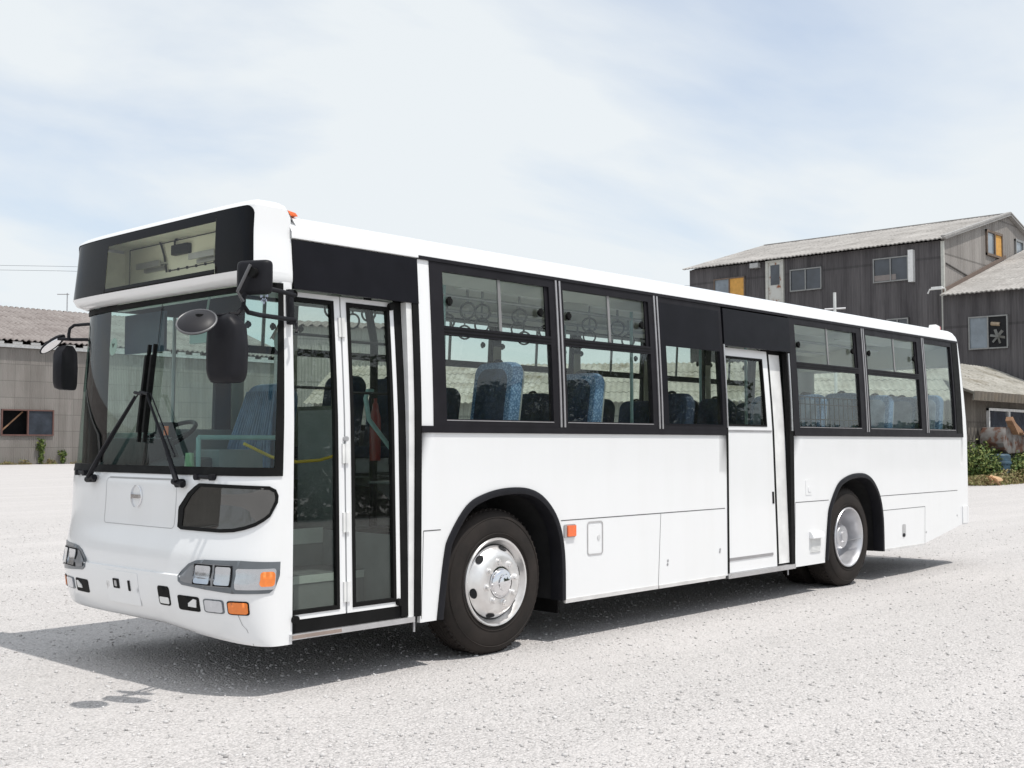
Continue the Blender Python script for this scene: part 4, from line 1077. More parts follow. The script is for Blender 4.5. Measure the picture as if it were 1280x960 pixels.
P(m, 'mirror_arm', PLASTIC, far_m)
mirror_body(Vector((-1.87, 2.59, 2.015)), .20, .33, .085, R_(-62), 'mirror_shell', far_m)
oval((-1.935, 2.715, 2.195), .115, .062, (.42, -.62, .55), (-.75, -.45, .06), 'round_mirror', far_m, PLASTIC)
oval((-1.948, 2.708, 2.188), .092, .046, (.42, -.62, .55), (-.75, -.45, .06), 'mirror_glass', far_m, CHROME)
# ------------------------------------------------------------------ bus interior
FZ = .86
m = MB(); m.box(-1.75, 8.3, .96, W-.66, FZ-.04, FZ)
for x0_, x1_ in ((.75, 4.60), (6.02, 8.3)): m.box(x0_, x1_, .04, .96, FZ-.04, FZ)
for x0_, x1_ in ((-1.75, -.65), (.75, 4.60), (6.02, 8.3)): m.box(x0_, x1_, W-.66, W-.04, FZ-.04, FZ)
P(m, 'floor', FLOOR)
for x0_ in (-.64, 4.62):
    for y0_ in (.05, W-.65): P(MB().box(x0_, x0_+1.4, y0_, y0_+.60, 1.185, 1.20), 'wheel_box', FLOOR)
m = MB(); m.box(-1.74, -.80, .06, .50, .345, .375); m.box(-1.74, -.80, .50, .95, .60, .62); P(m, 'door_step', FLOOR)
m = MB(); m.box(-1.74, -.80, .50, .505, .375, .60); m.box(-1.74, -.80, .95, .955, .62, .77); P(m, 'step_riser', GREYLIN)
m = MB(); m.box(-1.74, -.80, .945, .957, .77, .875); m.box(-1.74, -.80, .495, .508, .565, .615); P(m, 'step_edge', PALE)
m = MB(); m.box(-.80, -.78, .06, .95, .37, .86); m.box(-.80, 2.9, .045, .055, 1.2, 1.57); m.box(4.08, 8.1, .045, .055, 1.2, 1.57); m.box(-1.2, 8.1, W-.055, W-.045, 1.2, 1.57); m.box(8.28, 8.30, .1, W-.1, FZ, 1.75)
P(m, 'inner_wall', GREYLIN)
# ceiling with side ducts
m = MB(); cs = [(.08, 2.66), (.22, 2.67), (.42, 2.60), (.50, 2.64), (.75, 2.70), (1.18, 2.715)]; cs = cs+[(W-y, z) for y, z in reversed(cs[:-1])]
for (ya, za), (yb, zb_) in zip(cs, cs[1:]):
    m.quad((-1.66, ya, za), (8.25, ya, za), (8.25, yb, zb_), (-1.66, yb, zb_))
P(m, 'ceiling', CEIL, smooth=30)
m = MB()
for x in (.2, 1.7, 3.2, 4.7, 6.2):
    for y in (.58, W-.66): m.box(x, x+1.2, y, y+.08, 2.625, 2.66)
P(m, 'ceiling_light', simple('unlit_light_cover', (.78, .78, .74), .4))
m = MB(); m.box(8.24, 8.27, .12, W-.12, 2.42, 2.70); m.box(-1.66, -1.62, .1, W-.1, 2.42, 2.72); P(m, 'end_bulkhead', CEIL)
m = MB()
for x in (.62, 1.87, 5.63, 7.12): m.box(x, x+.10, .06, .075, 1.57, 2.66)
for x in (-.62, -.10, 1.13, 2.37, 3.60, 4.85, 6.10): m.box(x-.05, x+.06, W-.078, W-.065, 1.57, 2.66)
P(m, 'window_post_lining', simple('beige_post', (.30, .29, .235), .6))
# hand rails and straps
m = MB()
for y in (.62, 1.30, W-.50): m.tube([(-.5, y, 2.56), (7.2, y, 2.56)], .014, 8)
P(m, 'ceiling_rail', STEEL)
strap = None
def hand_strap(x, y, drop=.03, rz=.3):
    global strap
    if strap is None:
        m = MB(); m.ring((0, 0, -.065), (.55, -.83, 0), (0, 0, 1), .060, .0085, 28, 8); strap = P(m, 'hand_strap', simple('grey_strap_ring', (.10, .10, .10), .5))
        s2 = MB(); s2.box(-.010, .010, -.003, .003, 0, .14); P(s2, 'strap_band', GREYLIN, strap); o = strap
    else: o = copy_tree(strap, bus)
    o.location = (x, y, 2.56-drop); o.rotation_euler = (0, 0, rz); return o
for x, y in ((.46, .62), (.88, .62), (1.76, .62), (2.15, .62), (.74, 1.30), (1.15, 1.30), (1.6, 1.30), (1.98, 1.30), (.30, .62), (-.45, 1.30), (-.1, 1.30), (2.6, 1.30), (3.2, 1.30), (4.55, .62), (4.9, 1.30), (.2, W-.5), (.9, W-.5), (1.5, W-.5), (2.3, W-.5), (3.1, W-.5)):
    hand_strap(x, y, rz=random.uniform(-.3, .5))
m = MB()
for x, y in ((.05, .62), (1.05, W-.5), (2.35, .62), (2.9, W-.5), (4.25, .62), (5.3, W-.5), (-.55, W-.6)): m.tube([(x, y, FZ), (x, y, 2.68)], .015, 8)
P(m, 'grab_pole', RAIL)
m = MB(); m.tube([(-.86, .35, 1.81), (-.90, .35, 1.81), (-.92, .35, 1.76), (-.89, .35, 1.62), (-.70, .35, 1.43), (-.68, .35, 1.38), (-.68, .35, .66)], .016, 10); P(m, 'entrance_handrail', RAIL)
m = MB(); m.tube([(-.42, .95, 2.68), (-.40, .95, 2.45), (-.34, .95, 2.2), (-.34, .95, FZ)], .03, 10); P(m, 'black_grab_pole', PLASTIC)
# seats
def seat_profile(mb, w, zt, zb_, x0, x1, r=.09, lean=.10, ref=None):
    """padded backrest: rounded top, leaning back"""
    pts = []
    for k in range(9):
        q = k/8*PI/2; pts.append((w/2-r+r*math.sin(q), zt-r+r*math.cos(q)))
    half = [(w/2, zb_)]+pts[::-1]
    poly = [(-y, z) for y, z in half]+[(y, z) for y, z in reversed(half)]
    za_, zc_ = ref or (zb_, zt)
    fn = lambda y, z, h: (h+lean*(z-za_)/(zc_-za_), y, z)
    mb.prism(poly, fn, x0, x1)
    return mb
def make_seat(mat, back, high, panel=NAVY):
    m = MB(); m.box(-.42, .02, -.21, .21, .36, .46); o = m.build('seat', mat, bus, bevel=.03)
    m = MB(); seat_profile(m, .40, high, .42, 0, .125); m.build('backrest', mat, o, bevel=.03)
    m = MB(); seat_profile(m, .30, high-.05, .46, -.006, .01, ref=(.42, high)); m.build('backrest_panel', panel, o, bevel=.004)
    m = MB(); seat_profile(m, .38, high-.02, .44, .124, .145, ref=(.42, high)); m.build('back_shell', back, o, bevel=.01)
    m = MB(); m.ring((.13, .0, high-.04), (0, 1, 0), (.25, 0, 1), .055, .012, 20, 8); m.build('seat_handle', PLASTIC, o)
    m = MB(); m.box(-.35, 0, -.16, -.13, .24, .37); m.build('seat_leg', STEEL, o); m = MB(); m.box(-.35, 0, .13, .16, .24, .37); m.build('seat_leg', STEEL, o)
    return o
proto = make_seat(FABRIC, GREYLIN, 1.08); protoN = make_seat(NAVY, NAVY, 1.04); protoC = make_seat(FABRIC, GREYLIN, 1.06, COVER)
used = {id(proto): False, id(protoN): False, id(protoC): False}
def place(pr, x, y, z):
    o = pr if not used[id(pr)] else copy_tree(pr, bus); used[id(pr)] = True; o.location = (x, y, z); return o
for x, y, z in ((.20, .34, .98), (1.16, .34, .94), (5.55, .32, .94), (5.55, .76, .94), (6.35, .32, .94), (6.35, .76, .94), (7.05, .32, .94), (7.05, .76, .94), (7.72, .32, .98), (7.72, .76, .98), (7.72, 1.2, .98), (4.80, .32, .90), (4.80, .76, .90)):
    place(proto if x < 3 else protoC, x, y, z)
for x, y, z in ((.10, W-.34, .98), (.58, W-.36, .98), (1.20, W-.34, .92), (1.95, W-.34, .88), (1.95, W-.80, .88), (2.75, W-.34, .88), (3.45, W-.34, .88), (4.15, W-.34, .88), (5.0, W-.34, .92), (5.0, W-.80, .92), (5.8, W-.34, .92), (6.5, W-.34, .92), (7.1, W-.34, .92), (7.72, W-.34, .98), (7.72, W-.80, .98), (2.45, .36, .86)):
    place(protoN, x, y, z)
m = MB()
for k in range(15): m.tube([(4.15+.10*k, .105, 1.25), (4.10+.10*k, .105, 1.92)], .006, 6)
for z in (1.40, 1.55, 1.70, 1.85, 1.92): m.tube([(4.12, .105, z), (5.60, .105, z)], .006, 6)
P(m, 'seat_guard_grid', PLASTIC)
m = MB(); m.box(3.2, 4.02, 1.9, 2.25, 1.15, 1.5); P(m, 'partition', GREYLIN)
m = MB(); m.box(-.72, -.69, .95, 1.35, FZ, 1.70); P(m, 'partition', GREYLIN)
m = MB(); m.lathe([(0, 0), (.04, 0), (.04, .30), (.025, .36), (.02, .40), (.012, .41), (.012, .44), (0, .44)], (-.52, .72, 1.34), 14, 'Z'); P(m, 'fire_extinguisher', REDPAINT)
# driver's place
m = MB()
prof = [(-1.90, 1.02), (-1.90, 1.24), (-1.86, 1.30), (-1.70, 1.36), (-1.50, 1.38), (-1.42, 1.34), (-1.38, 1.20), (-1.42, 1.02)]
m.prism(prof, lambda a, b, h: (a, h, b), 1.10, W-.10); P(m, 'dashboard', simple('dark_dashboard', (.035, .037, .04), .6, var=.3), bevel=.03)
m = MB(); m.prism([(-1.86, 1.30), (-1.83, 1.50), (-1.62, 1.50), (-1.55, 1.34)], lambda a, b, h: (a, h, b), 1.55, 2.1); dd = P(m, 'instrument_binnacle', simple('dark_binnacle', (.03, .03, .032), .6), bevel=.03)
m = MB(); m.box(-1.845, -1.80, 1.22, 1.40, 1.50, 1.60); mon = P(m, 'fare_display', PLASTIC); m = MB(); m.box(-1.848, -1.844, 1.235, 1.29, 1.515, 1.575); P(m, 'red_sticker', ORANGE, mon); m = MB(); m.box(-1.847, -1.844, 1.235, 1.25, 1.515, 1.55); P(m, 'yellow_sticker', YELLOW, mon)
m = MB(); a = Vector((0, 1, 0)); b = Vector((.86, 0, .5)); m.ring((-1.48, 1.90, 1.50), a, b, .235, .016, 40, 10)
for q in (.5, 2.64, 4.71): m.bar(Vector((-1.48, 1.90, 1.47)), Vector((-1.48, 1.90, 1.49))+a*.225*math.cos(q)+b*.225*math.sin(q), .035, .015)
m.tube([(-1.48, 1.90, 1.49), (-1.60, 1.90, 1.10)], [.06, .035], 12); P(m, 'steering_wheel', PLASTIC)
o = MB(); o.box(-1.15, -.70, 1.60, 2.10, 1.15, 1.30); ds = P(o, 'driver_seat', CLOTH, bevel=.05)
m = MB(); seat_profile(m, .56, 1.92, 1.10, -.78, -.64, .16, .12); m.v = [(x, y+1.85, z) for x, y, z in m.v]; P(m, 'backrest_cover', CLOTH, ds, bevel=.05)
m = MB()
for k in range(16):
    y = 1.60+.033*k; m.tube([(-.85+.02*math.sin(k*2.1), y+(y-1.85)*.25, 1.02+.05*math.sin(k*1.7)), (-.80, y+.01*math.sin(k), 1.45), (-.70, 1.85+(y-1.85)*.72, 1.86)], [.024, .018, .006], 6)
P(m, 'cover_fold', CLOTH, ds)
m = MB(); m.box(-1.15, -.65, 1.62, 2.08, FZ, 1.15); P(m, 'seat_base', DARK, ds)
m = MB(); m.box(-.30, -.26, 1.42, W-.08, FZ, 1.75); m.box(-.30, -.27, 1.42, 1.50, 1.75, 2.65); P(m, 'driver_screen', simple('greenish_partition', (.24, .27, .20), .6))
m = MB(); m.tube([(-1.78, .98, 1.50), (-1.15, .98, 1.50)], .016, 8); m.tube([(-1.78, .98, 1.0), (-1.78, .98, 1.50)], .016, 8); m.tube([(-1.05, .98, FZ), (-1.05, .98, 1.50)], .016, 8); P(m, 'entrance_rail', RAIL)
m = MB(); m.box(-1.60, -1.25, 1.02, 1.34, FZ, 1.42); P(m, 'fare_box', simple('grey_farebox', (.20, .21, .21), .5), bevel=.02)
m = MB(); m.lathe([(0, 0), (.055, 0), (.055, .012), (.034, .014), (.026, .12), (.0, .122)], (-1.80, 1.05, 1.28), 20, 'Z'); P(m, 'green_cup', CUP)
m = MB(); m.tube([(-1.49, .90, 1.46), (-1.27, .90, 1.37), (-1.07, .90, 1.335), (-.87, .90, 1.345), (-.69, .90, 1.385)], .011, 8); P(m, 'yellow_bar', YELLOW)
m = MB(); m.box(-1.66, -1.64, 1.62, 2.16, 2.10, 2.38); P(m, 'sun_visor', simple('navy_visor', (.03, .045, .08), .4))
m = MB(); m.tube([(-1.70, 1.0, 2.42), (-1.72, 1.0, 2.30)], .008, 6); m.obox((-1.72, 1.0, 2.20), (.02, .0, 0), (0, .17, 0), (.0, 0, .085)); P(m, 'inside_mirror', simple('pale_mirror_back', (.42, .47, .45), .4), bevel=.02)
m = MB(); oval_c = (-1.70, .22, 2.08)
P(m.lathe([(0, .012), (.05, .01), (.065, 0), (.05, -.01), (0, -.012)], oval_c, 20, 'X'), 'door_mirror', simple('grey_mirror_back', (.20, .22, .20), .5))
m = MB(); m.tube([(-1.76, .10, 1.30), (-1.74, .12, 2.38)], .03, 8); P(m, 'pillar_cover', PLASTIC)
m = MB()
for x0, y0, z0, x1, y1, z1 in ((-1.74, .055, 1.80, -1.40, .055, 1.80), (-1.30, .055, 1.78, -.93, .055, 1.78), (-1.74, .055, 2.12, -1.40, .055, 2.12), (-1.30, .055, 2.10, -.93, .055, 2.10)): m.tube([(x0, y0+.05, z0), (x1, y1+.05, z1)], .010, 6)
P(m, 'door_rod', PLASTIC)
m = MB(); m.grid((-1.76, -.62, FZ, 1.30), [], SF, -.01, .03); P(m, 'driver_side_lining', GREYLIN)
P(MB().grid((-1.75, -.62, 1.30, 2.68), [(-1.70, -.80, 1.36, 2.42)], SF, .002, .04), 'driver_window', FRAME)
P(MB().grid((-1.71, -.79, 1.35, 2.43), [], SF, -.012, .004), 'driver_window_pane', GLASS)
m = MB(); m.tube([(-1.16, W-.02, 1.36), (-1.16, W-.035, 2.42)], .014, 6); P(m, 'driver_window_bar', SILVERLINE)

# ------------------------------------------------------------------ buildings
def corrugate(mb, p0, u, L, s, D, pitch=.18, amp=.028, seg=4, thick=.03, rows=3, lap=.02):
    """corrugated sheet roof: starts at eave p0, runs L along u, climbs D along slope s; rows of sheets overlap"""
    p0, u, s = Vector(p0), Vector(u).normalized(), Vector(s).normalized(); nn = u.cross(s)
    if nn.z < 0: nn = -nn
    n = int(L/pitch*seg)
    for r in range(rows):
        a, b = D*r/rows-(.06 if r else 0), D*(r+1)/rows; i0 = len(mb.v)
        for layer in (0, 1):
            for e, lift in ((a, lap), (b, 0)):
                for k in range(n+1):
                    h = amp*math.sin(2*PI*k/seg+.4)-layer*thick+lift+.006*math.sin(k*.37+r)
                    mb.v.append(tuple(p0+u*(L*k/n)+s*e+nn*h))
        for k in range(n):
            q = lambda l, e, kk: i0+(l*2+e)*(n+1)+kk
            mb.f.append((q(0, 0, k), q(0, 0, k+1), q(0, 1, k+1), q(0, 1, k)))
            mb.f.append((q(1, 0, k), q(1, 1, k), q(1, 1, k+1), q(1, 0, k+1)))
            mb.f.append((q(0, 0, k), q(1, 0, k), q(1, 0, k+1), q(0, 0, k+1)))
    return mb
def bwin(parent, o, u, n, w, h, frame=ALFR, panes=(PANE_BLD, PANE_BLD), fw=.06, name='window', depth=.12):
    """sliding window of a building: o = lower left corner, u along the wall, n outwards"""
    o, u, n = Vector(o), Vector(u).normalized(), Vector(n).normalized(); z = Vector((0, 0, 1))
    m = MB(); c = o+u*w/2+z*h/2+n*.02
    m.obox(o+u*w/2+z*fw/2+n*.02, u*w/2, n*depth/2, z*fw/2); m.obox(o+u*w/2+z*(h-fw/2)+n*.02, u*w/2, n*depth/2, z*fw/2)
    for x in (fw/2, w-fw/2, w/2): m.obox(o+u*x+z*h/2+n*(.02 if x != w/2 else .03), u*fw/2, n*(depth/2-.002), z*(h/2-.002))
    f = m.build(name, frame, parent)
    for k, pm in enumerate(panes):
        if pm is None: continue
        m = MB(); x0, x1 = (fw, w/2-fw/2) if k == 0 else (w/2+fw/2, w-fw)
        m.obox(o+u*(x0+x1)/2+z*h/2+n*(.004+.01*k), u*(x1-x0)/2, n*.012, z*(h/2-fw)); m.build('pane', pm, f)
    return f
# long slate-sheet warehouse on the left, running on behind the bus
LX0, LX1, LY = -95.0, 51.0, 72.56
wl_ = thing('warehouse', 'long grey slate-sheet warehouse with one brown window and white eave board, left of the bus', 'warehouse', (LX0, LY, 0))
WL, WD = LX1-LX0, 18.
m = MB(); wx0, wx1, wz0, wz1 = 27.86-LX0, 31.5-LX0, 1.95, 3.74
def L_(x, z, o=0.): return (x, -o, z)
m.grid((0, WL, 0, 8.2), [(wx0, wx1, wz0, wz1)], L_, 0, .2)
m.build('wall', WALL_LEFT, wl_, smooth=0)
for x_ in (0, WL-.2): MB().prism([(.2, 0), (WD, 0), (WD, 8.2), (WD/2, 11.4), (.2, 8.2)], lambda a, b, h: (h, a, b), x_, x_+.2).build('gable_wall', WALL_LEFT, wl_, smooth=0)
MB().box(0, WL, WD, WD+.2, 0, 8.2).build('wall', WALL_LEFT, wl_, smooth=0)
m = MB(); corrugate(m, (-.4, -.55, 8.42), (1, 0, 0), WL+.8, (0, 9.5, 3.3), 10.1, pitch=.42, amp=.07, rows=6, thick=.05); corrugate(m, (-.4, WD+.7, 8.42), (1, 0, 0), WL+.8, (0, -9.5, 3.3), 10.1, pitch=.42, amp=.09, rows=3, thick=.05); m.build('roof', ROOF_L, wl_, smooth=60)
m = MB(); m.box(-.3, WL+.3, -.22, -.12, 7.92, 8.16)
m.build('eave_board', simple('white_board', (.66, .66, .65), .6, var=.15), wl_)
x_ = 27.2-LX0
for k in range(20): MB().box(x_+1.25*k, x_+.65+1.25*k, -.30, -.20, 8.162, 8.32).build('eave_bracket', WHITEP, wl_)
f = bwin(wl_, (wx0, -.02, wz0), (1, 0, 0), (0, -1, 0), wx1-wx0, wz1-wz0, simple('brown_window_frame', (.12, .06, .05), .7), (None, PANE_BLD), fw=.09, depth=.16)
m = MB(); m.bar((wx0+.1, .3, wz0+.25), (wx0+1.6, .3, wz1-.15), .09, .06, (0, 1, 0)); m.bar((wx0+2.0, .25, wz1-.2), (wx1-.3, .25, wz0+.3), .08, .06, (0, 1, 0)); m.bar((wx1-1.1, .2, wz0+.15), (wx1-.3, .2, wz0+1.1), .16, .05, (0, 1, 0)); m.build('window_brace', PLANK, f)
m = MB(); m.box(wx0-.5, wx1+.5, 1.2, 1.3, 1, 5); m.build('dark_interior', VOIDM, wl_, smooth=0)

# taller pale hall further along, seen through the entrance door
def P3(px, py, dep): pass
c0 = Vector((-5.88, -5.58, 0)); fwd = Vector((math.cos(.748), math.sin(.748), 0)); rgt = Vector((math.sin(.748), -math.cos(.748), 0))
def at(px, dep): return c0+fwd*dep+rgt*((px-640)/1450*dep)
def wallbox(name, label, cat, a, b, depth, zw, zr, wall, roof, pitch=.22, amp=.04, over=.35, rows=4):
    a, b = Vector(a), Vector(b); d = b-a; Lw = d.length; rz = math.atan2(d.y, d.x)
    t = thing(name, label, cat, (a.x, a.y, 0), rz)
    for y_ in (0, depth-.15): MB().box(0, Lw, y_, y_+.15, 0, zw).build('wall', wall, t, smooth=0)
    for x0 in (0, Lw-.15): MB().prism([(.15, 0), (depth-.15, 0), (depth-.15, zw), (depth/2, zr-.05), (.15, zw)], lambda p, q, h: (h, p, q), x0, x0+.15).build('gable_wall', wall, t, smooth=0)
    sl = Vector((0, depth/2, zr-zw)); n_ = sl.normalized(); D = sl.length+over
    m = MB(); corrugate(m, Vector((-.25, 0, zw+.06))-n_*over, (1, 0, 0), Lw+.5, sl, D, pitch, amp, rows=rows)
    s2 = Vector((0, -depth/2, zr-zw)); corrugate(m, Vector((-.25, depth, zw+.06))-s2.normalized()*over, (1, 0, 0), Lw+.5, s2, D, pitch, amp, rows=rows)
    m.build('roof', roof, t, smooth=60)
    return t, Lw
wallbox('hall', 'tall pale sheet-walled hall seen through the front door of the bus', 'hall', at(368, 64), at(505, 66), 9, 7.95, 8.6, WALL_PALE, ROOF_L, pitch=.5, amp=.09)
# low shed with a mossy corrugated roof behind the bus
sb, sbL = wallbox('shed', 'long low shed with mossy corrugated roof seen through the bus windows', 'shed', at(392, 44), at(1180, 40.6), 7, 3.1, 4.55, WALL_PALE, ROOF_S, pitch=.22, amp=.03, over=.6)
# low stained shed at the right edge
SX0, SX1, SY = 36.7, 47.3, 11.32
t, Ls = wallbox('shed', 'stained low shed with thick wavy roof edge behind the bushes at the right', 'shed', (SX0, SY, 0), (SX1, SY, 0), 6.2, 3.45, 4.80, WALL_SHED, ROOF_S, pitch=.33, amp=.075, over=.55)
f = bwin(t, (39.0-SX0, -.03, 1.25), (1, 0, 0), (0, -1, 0), 4.3, 1.55, WHITEP, (PANE_BLD, PANE_BLD), fw=.10)
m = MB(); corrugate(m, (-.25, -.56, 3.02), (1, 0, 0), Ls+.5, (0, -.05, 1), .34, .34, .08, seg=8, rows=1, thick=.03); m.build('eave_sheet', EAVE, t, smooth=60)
# dark two-storey factory with its gable towards the lot
DX, DY0, DY1, DZ = 48.0, 16.59, 30.91, 11.22
dk = thing('factory', 'dark weathered two-storey sheet factory with pale roof and rusty upper door', 'factory', (DX, DY0, 0))
DL, DWd = DY1-DY0, 16.8
ZR = 13.55
for x_ in (0, DWd-.2): MB().box(x_, x_+.2, .01, DL, 0, DZ-.15).build('wall', WALL_DARK, dk, smooth=0)
m = MB(); gp = [(.2, 0), (DWd-.2, 0), (DWd-.2, DZ-.15), (DWd/2, ZR-.05), (.2, DZ-.1)]; m.prism(gp, lambda a, b, h: (a, h, b), 0, .2); m.build('gable_wall', WALL_GABLE, dk, smooth=0)
m = MB(); m.prism(gp, lambda a, b, h: (a, h, b), DL-.2, DL); m.build('gable_wall', WALL_DARK, dk, smooth=0)
m = MB(); sl = Vector((DWd/2, 0, ZR-DZ)); D = sl.length+.35; corrugate(m, Vector((0, -.25, DZ))-sl.normalized()*.35, (0, 1, 0), DL+.5, sl, D, .22, .022, lap=.006, rows=4, thick=.05); s2 = Vector((-DWd/2, 0, ZR-DZ)); corrugate(m, Vector((DWd, -.25, DZ))-s2.normalized()*.35, (0, 1, 0), DL+.5, s2, D, .22, .022, lap=.006, rows=4, thick=.05); m.build('roof', ROOF_D, dk, smooth=60)
m = MB()
for (xa, za), (xb, zb_) in (((-.2, DZ-.05), (DWd/2, ZR-.02)), ((DWd/2, ZR-.02), (DWd+.2, DZ-.05))): m.bar((xa, -.12, za), (xb, -.12, zb_), .22, .20)
m.build('barge_board', simple('grey_board', (.34, .33, .32), .7), dk)
m = MB(); m.bar((DWd/2-.1, -.08, ZR-.04), (DWd/2-.1, DL+.1, ZR-.04), .3, .10); m.build('ridge_cap', ROOF_D, dk)
m = MB(); m.box(-.05, .06, -.06, .08, 2, DZ-.2); m.tube([(-.08, -.1, 8.75), (-.08, -.1, 3)], .06, 8); m.build('downpipe', simple('pale_downpipe', (.50, .50, .46), .5), dk)
N = (-1, 0, 0); U = (0, -1, 0)
def dwin(y0, y1, z0, z1, **k): return bwin(dk, (-.02, y1-DY0, z0), U, N, y1-y0, z1-z0, **k)
f = dwin(27.34, 29.29, 9.20, 10.40, frame=WOODFR, panes=(PANE_GREY, None)); m = MB(); m.box(-.05, -.02, 27.40-DY0, 28.28-DY0, 9.26, 10.36); m.build('boarded_pane', BRASS, f)
dwin(22.84, 24.64, 9.30, 10.45, frame=ALFR); f = dwin(18.25, 20.06, 9.32, 10.52, frame=ALFR, panes=(PANE_BLD, PANE_BLD)); m = MB(); m.box(-.06, -.03, 18.9-DY0, 20.0-DY0, 9.40, 9.68); m.build('cardboard', simple('grey_cardboard', (.24, .21, .20), .8), f)
m = MB(); m.box(-.25, .0, 17.95-DY0, 18.2-DY0, 9.20, 10.75); m.build('white_board', WHITEP, dk)
dwin(18.3, 19.4, 6.45, 7.5, frame=ALFR)
m = MB(); m.box(-.08, .02, 25.12-DY0, 25.9-DY0, 8.2, 11.0); dr = m.build('door', m_rusty_door(), dk)
m = MB(); m.box(-.10, -.07, 25.24-DY0, 25.76-DY0, 9.75, 10.8); m.build('pane', PANE_BLD, dr)
m = MB(); m.box(-.14, .0, 25.9-DY0, 26.04-DY0, 7.8, 11.05); m.box(-.14, .0, 24.99-DY0, 25.12-DY0, 7.8, 11.05); m.box(-.14, 0, 25.12-DY0, 25.9-DY0, 10.95, 11.05); m.build('door_frame', simple('pale_door_frame', (.50, .50, .46), .6), dr)
gb_ = simple('grey_box', (.40, .40, .40), .6); MB().box(-.30, -.02, 26.4-DY0, 26.9-DY0, 10.75, 11.0).build('meter_box', gb_, dk); MB().box(-.2, -.02, 24.3-DY0, 24.6-DY0, 8.1, 8.45).build('meter_box', gb_, dk)
for x0, z0, w_, h_, pn in ((53.35, 11.0, 2.2, 1.32, (PANE_GREY, BRASS)), (57.4, 11.0, 2.2, 1.35, (PANE_GREY, PANE_GREY))):
    bwin(dk, (x0-DX, -.02, z0), (1, 0, 0), (0, -1, 0), w_, h_, WOODFR if pn[1] is BRASS else ALFR, pn, fw=.12)
m = MB(); m.bar((.3, -.02, 10.0), (5.4, -.02, 9.35), .06, .05); m.build('sheet_joint', simple('dark_joint', (.08, .075, .07), .9), dk)
# annex built against the gable
AX, AY0, AY1, AZ = 47.7, 6.0, 16.5, 8.5
an = thing('annex', 'dark sheet annex with lean-to roof and a fan in its window, right of the factory', 'annex', (AX, AY0, 0))
AL = AY1-AY0; AW = 11.0
m = MB(); m.box(0, .2, 0, AL, 0, AZ-.12); m.prism([(.2, 0), (AW, 0), (AW, AZ+3.3), (.2, AZ-.1)], lambda a, b, h: (a, h, b), 0, .2); m.build('wall', WALL_DARK, an, smooth=0)
m = MB(); sl = Vector((AW, 0, 3.42)); corrugate(m, Vector((0, -.3, AZ))-sl.normalized()*.4, (0, 1, 0), AL+.29, sl, sl.length+.4, .22, .024, lap=.006, rows=4, thick=.05); m.build('roof', ROOF_D, an, smooth=60)
m = MB(); m.bar((.1, AL+.02, AZ+.12), (AW*.75, AL+.02, AZ+2.7), .18, .06, (0, 1, 0)); m.build('flashing', simple('rusty_flashing', (.16, .12, .10), .8), an)
f = bwin(an, (-.02, 15.30-AY0, 5.75), (0, -1, 0), (-1, 0, 0), 1.78, 1.52, ALFR, (PANE_GREY, VOIDM), fw=.06)
m = MB(); fy, fz = 13.98-AY0, 6.30
for k in range(6):
    q = k*PI/3+.2; ca, sa = math.cos(q), math.sin(q)
    m.obox((-.08, fy+.19*ca, fz+.19*sa), (.012, 0, 0), Vector((.03, -sa*.055, ca*.055)), Vector((0, ca*.15, sa*.15)))
m.lathe([(0, -.04), (.05, -.03), (.06, 0), (.05, .02)], (-.08, fy, fz), 12, 'X'); m.build('fan', simple('grey_fan_blade', (.17, .17, .16), .6), f)
m = MB(); m.tube([(-.07, fy-.1, fz+.55), (-.07, fy+.28, fz+.6)], .09, 8); m.build('fan_motor', simple('dusty_tan', (.36, .28, .20), .7), f)
m = MB(); m.obox((-.3, AL+.15, 8.72), (.08, 0, 0), (0, .25, 0), (0, 0, .07)); m.tube([(-.3, AL-.2, 8.70), (-.3, AL+.5, 8.68), (-.28, AL+.6, 8.5)], .04, 8); m.build('gutter', WHITEP, an)

# ------------------------------------------------------------------ small things around the lot
def leaf_cluster(n, cx, size, mat, name, parent=None, leaf=.09, hollow=.3, seed=0, flat=1.):
    r = np.random.default_rng(seed); V = []; Fc = []
    lob = [(np.array(c), np.array(s_)) for c, s_ in cx]
    wts = np.array([np.prod(s_)**.66 for _, s_ in lob]); wts /= wts.sum()
    for k in range(n):
        c, s_ = lob[r.choice(len(lob), p=wts)]
        d = r.standard_normal(3); d /= np.linalg.norm(d); rad = hollow+(1-hollow)*r.random()**.5; rad *= 1+.18*math.sin(5*d[0]+3*d[2]+seed)
        p = c+d*rad*s_
        if p[2] < .02: p[2] = .02+abs(p[2])*.1
        nrm = d+r.standard_normal(3)*.7; nrm /= np.linalg.norm(nrm); t = np.cross(nrm, r.standard_normal(3)); t /= np.linalg.norm(t); b = np.cross(nrm, t)
        L = leaf*(.6+.8*r.random()); i = len(V)
        V += [tuple(p-t*L*.5), tuple(p+b*L*.28+nrm*L*.08), tuple(p+t*L*.5), tuple(p-b*L*.28+nrm*L*.08)]; Fc.append((i, i+1, i+2, i+3))
    m = MB(); m.v, m.f = V, Fc
    me = bpy.data.meshes.new(name); me.from_pydata(V, [], Fc); me.materials.append(mat)
    o = bpy.data.objects.new(name, me); COL.objects.link(o)
    if parent is not None: o.parent = parent
    return o
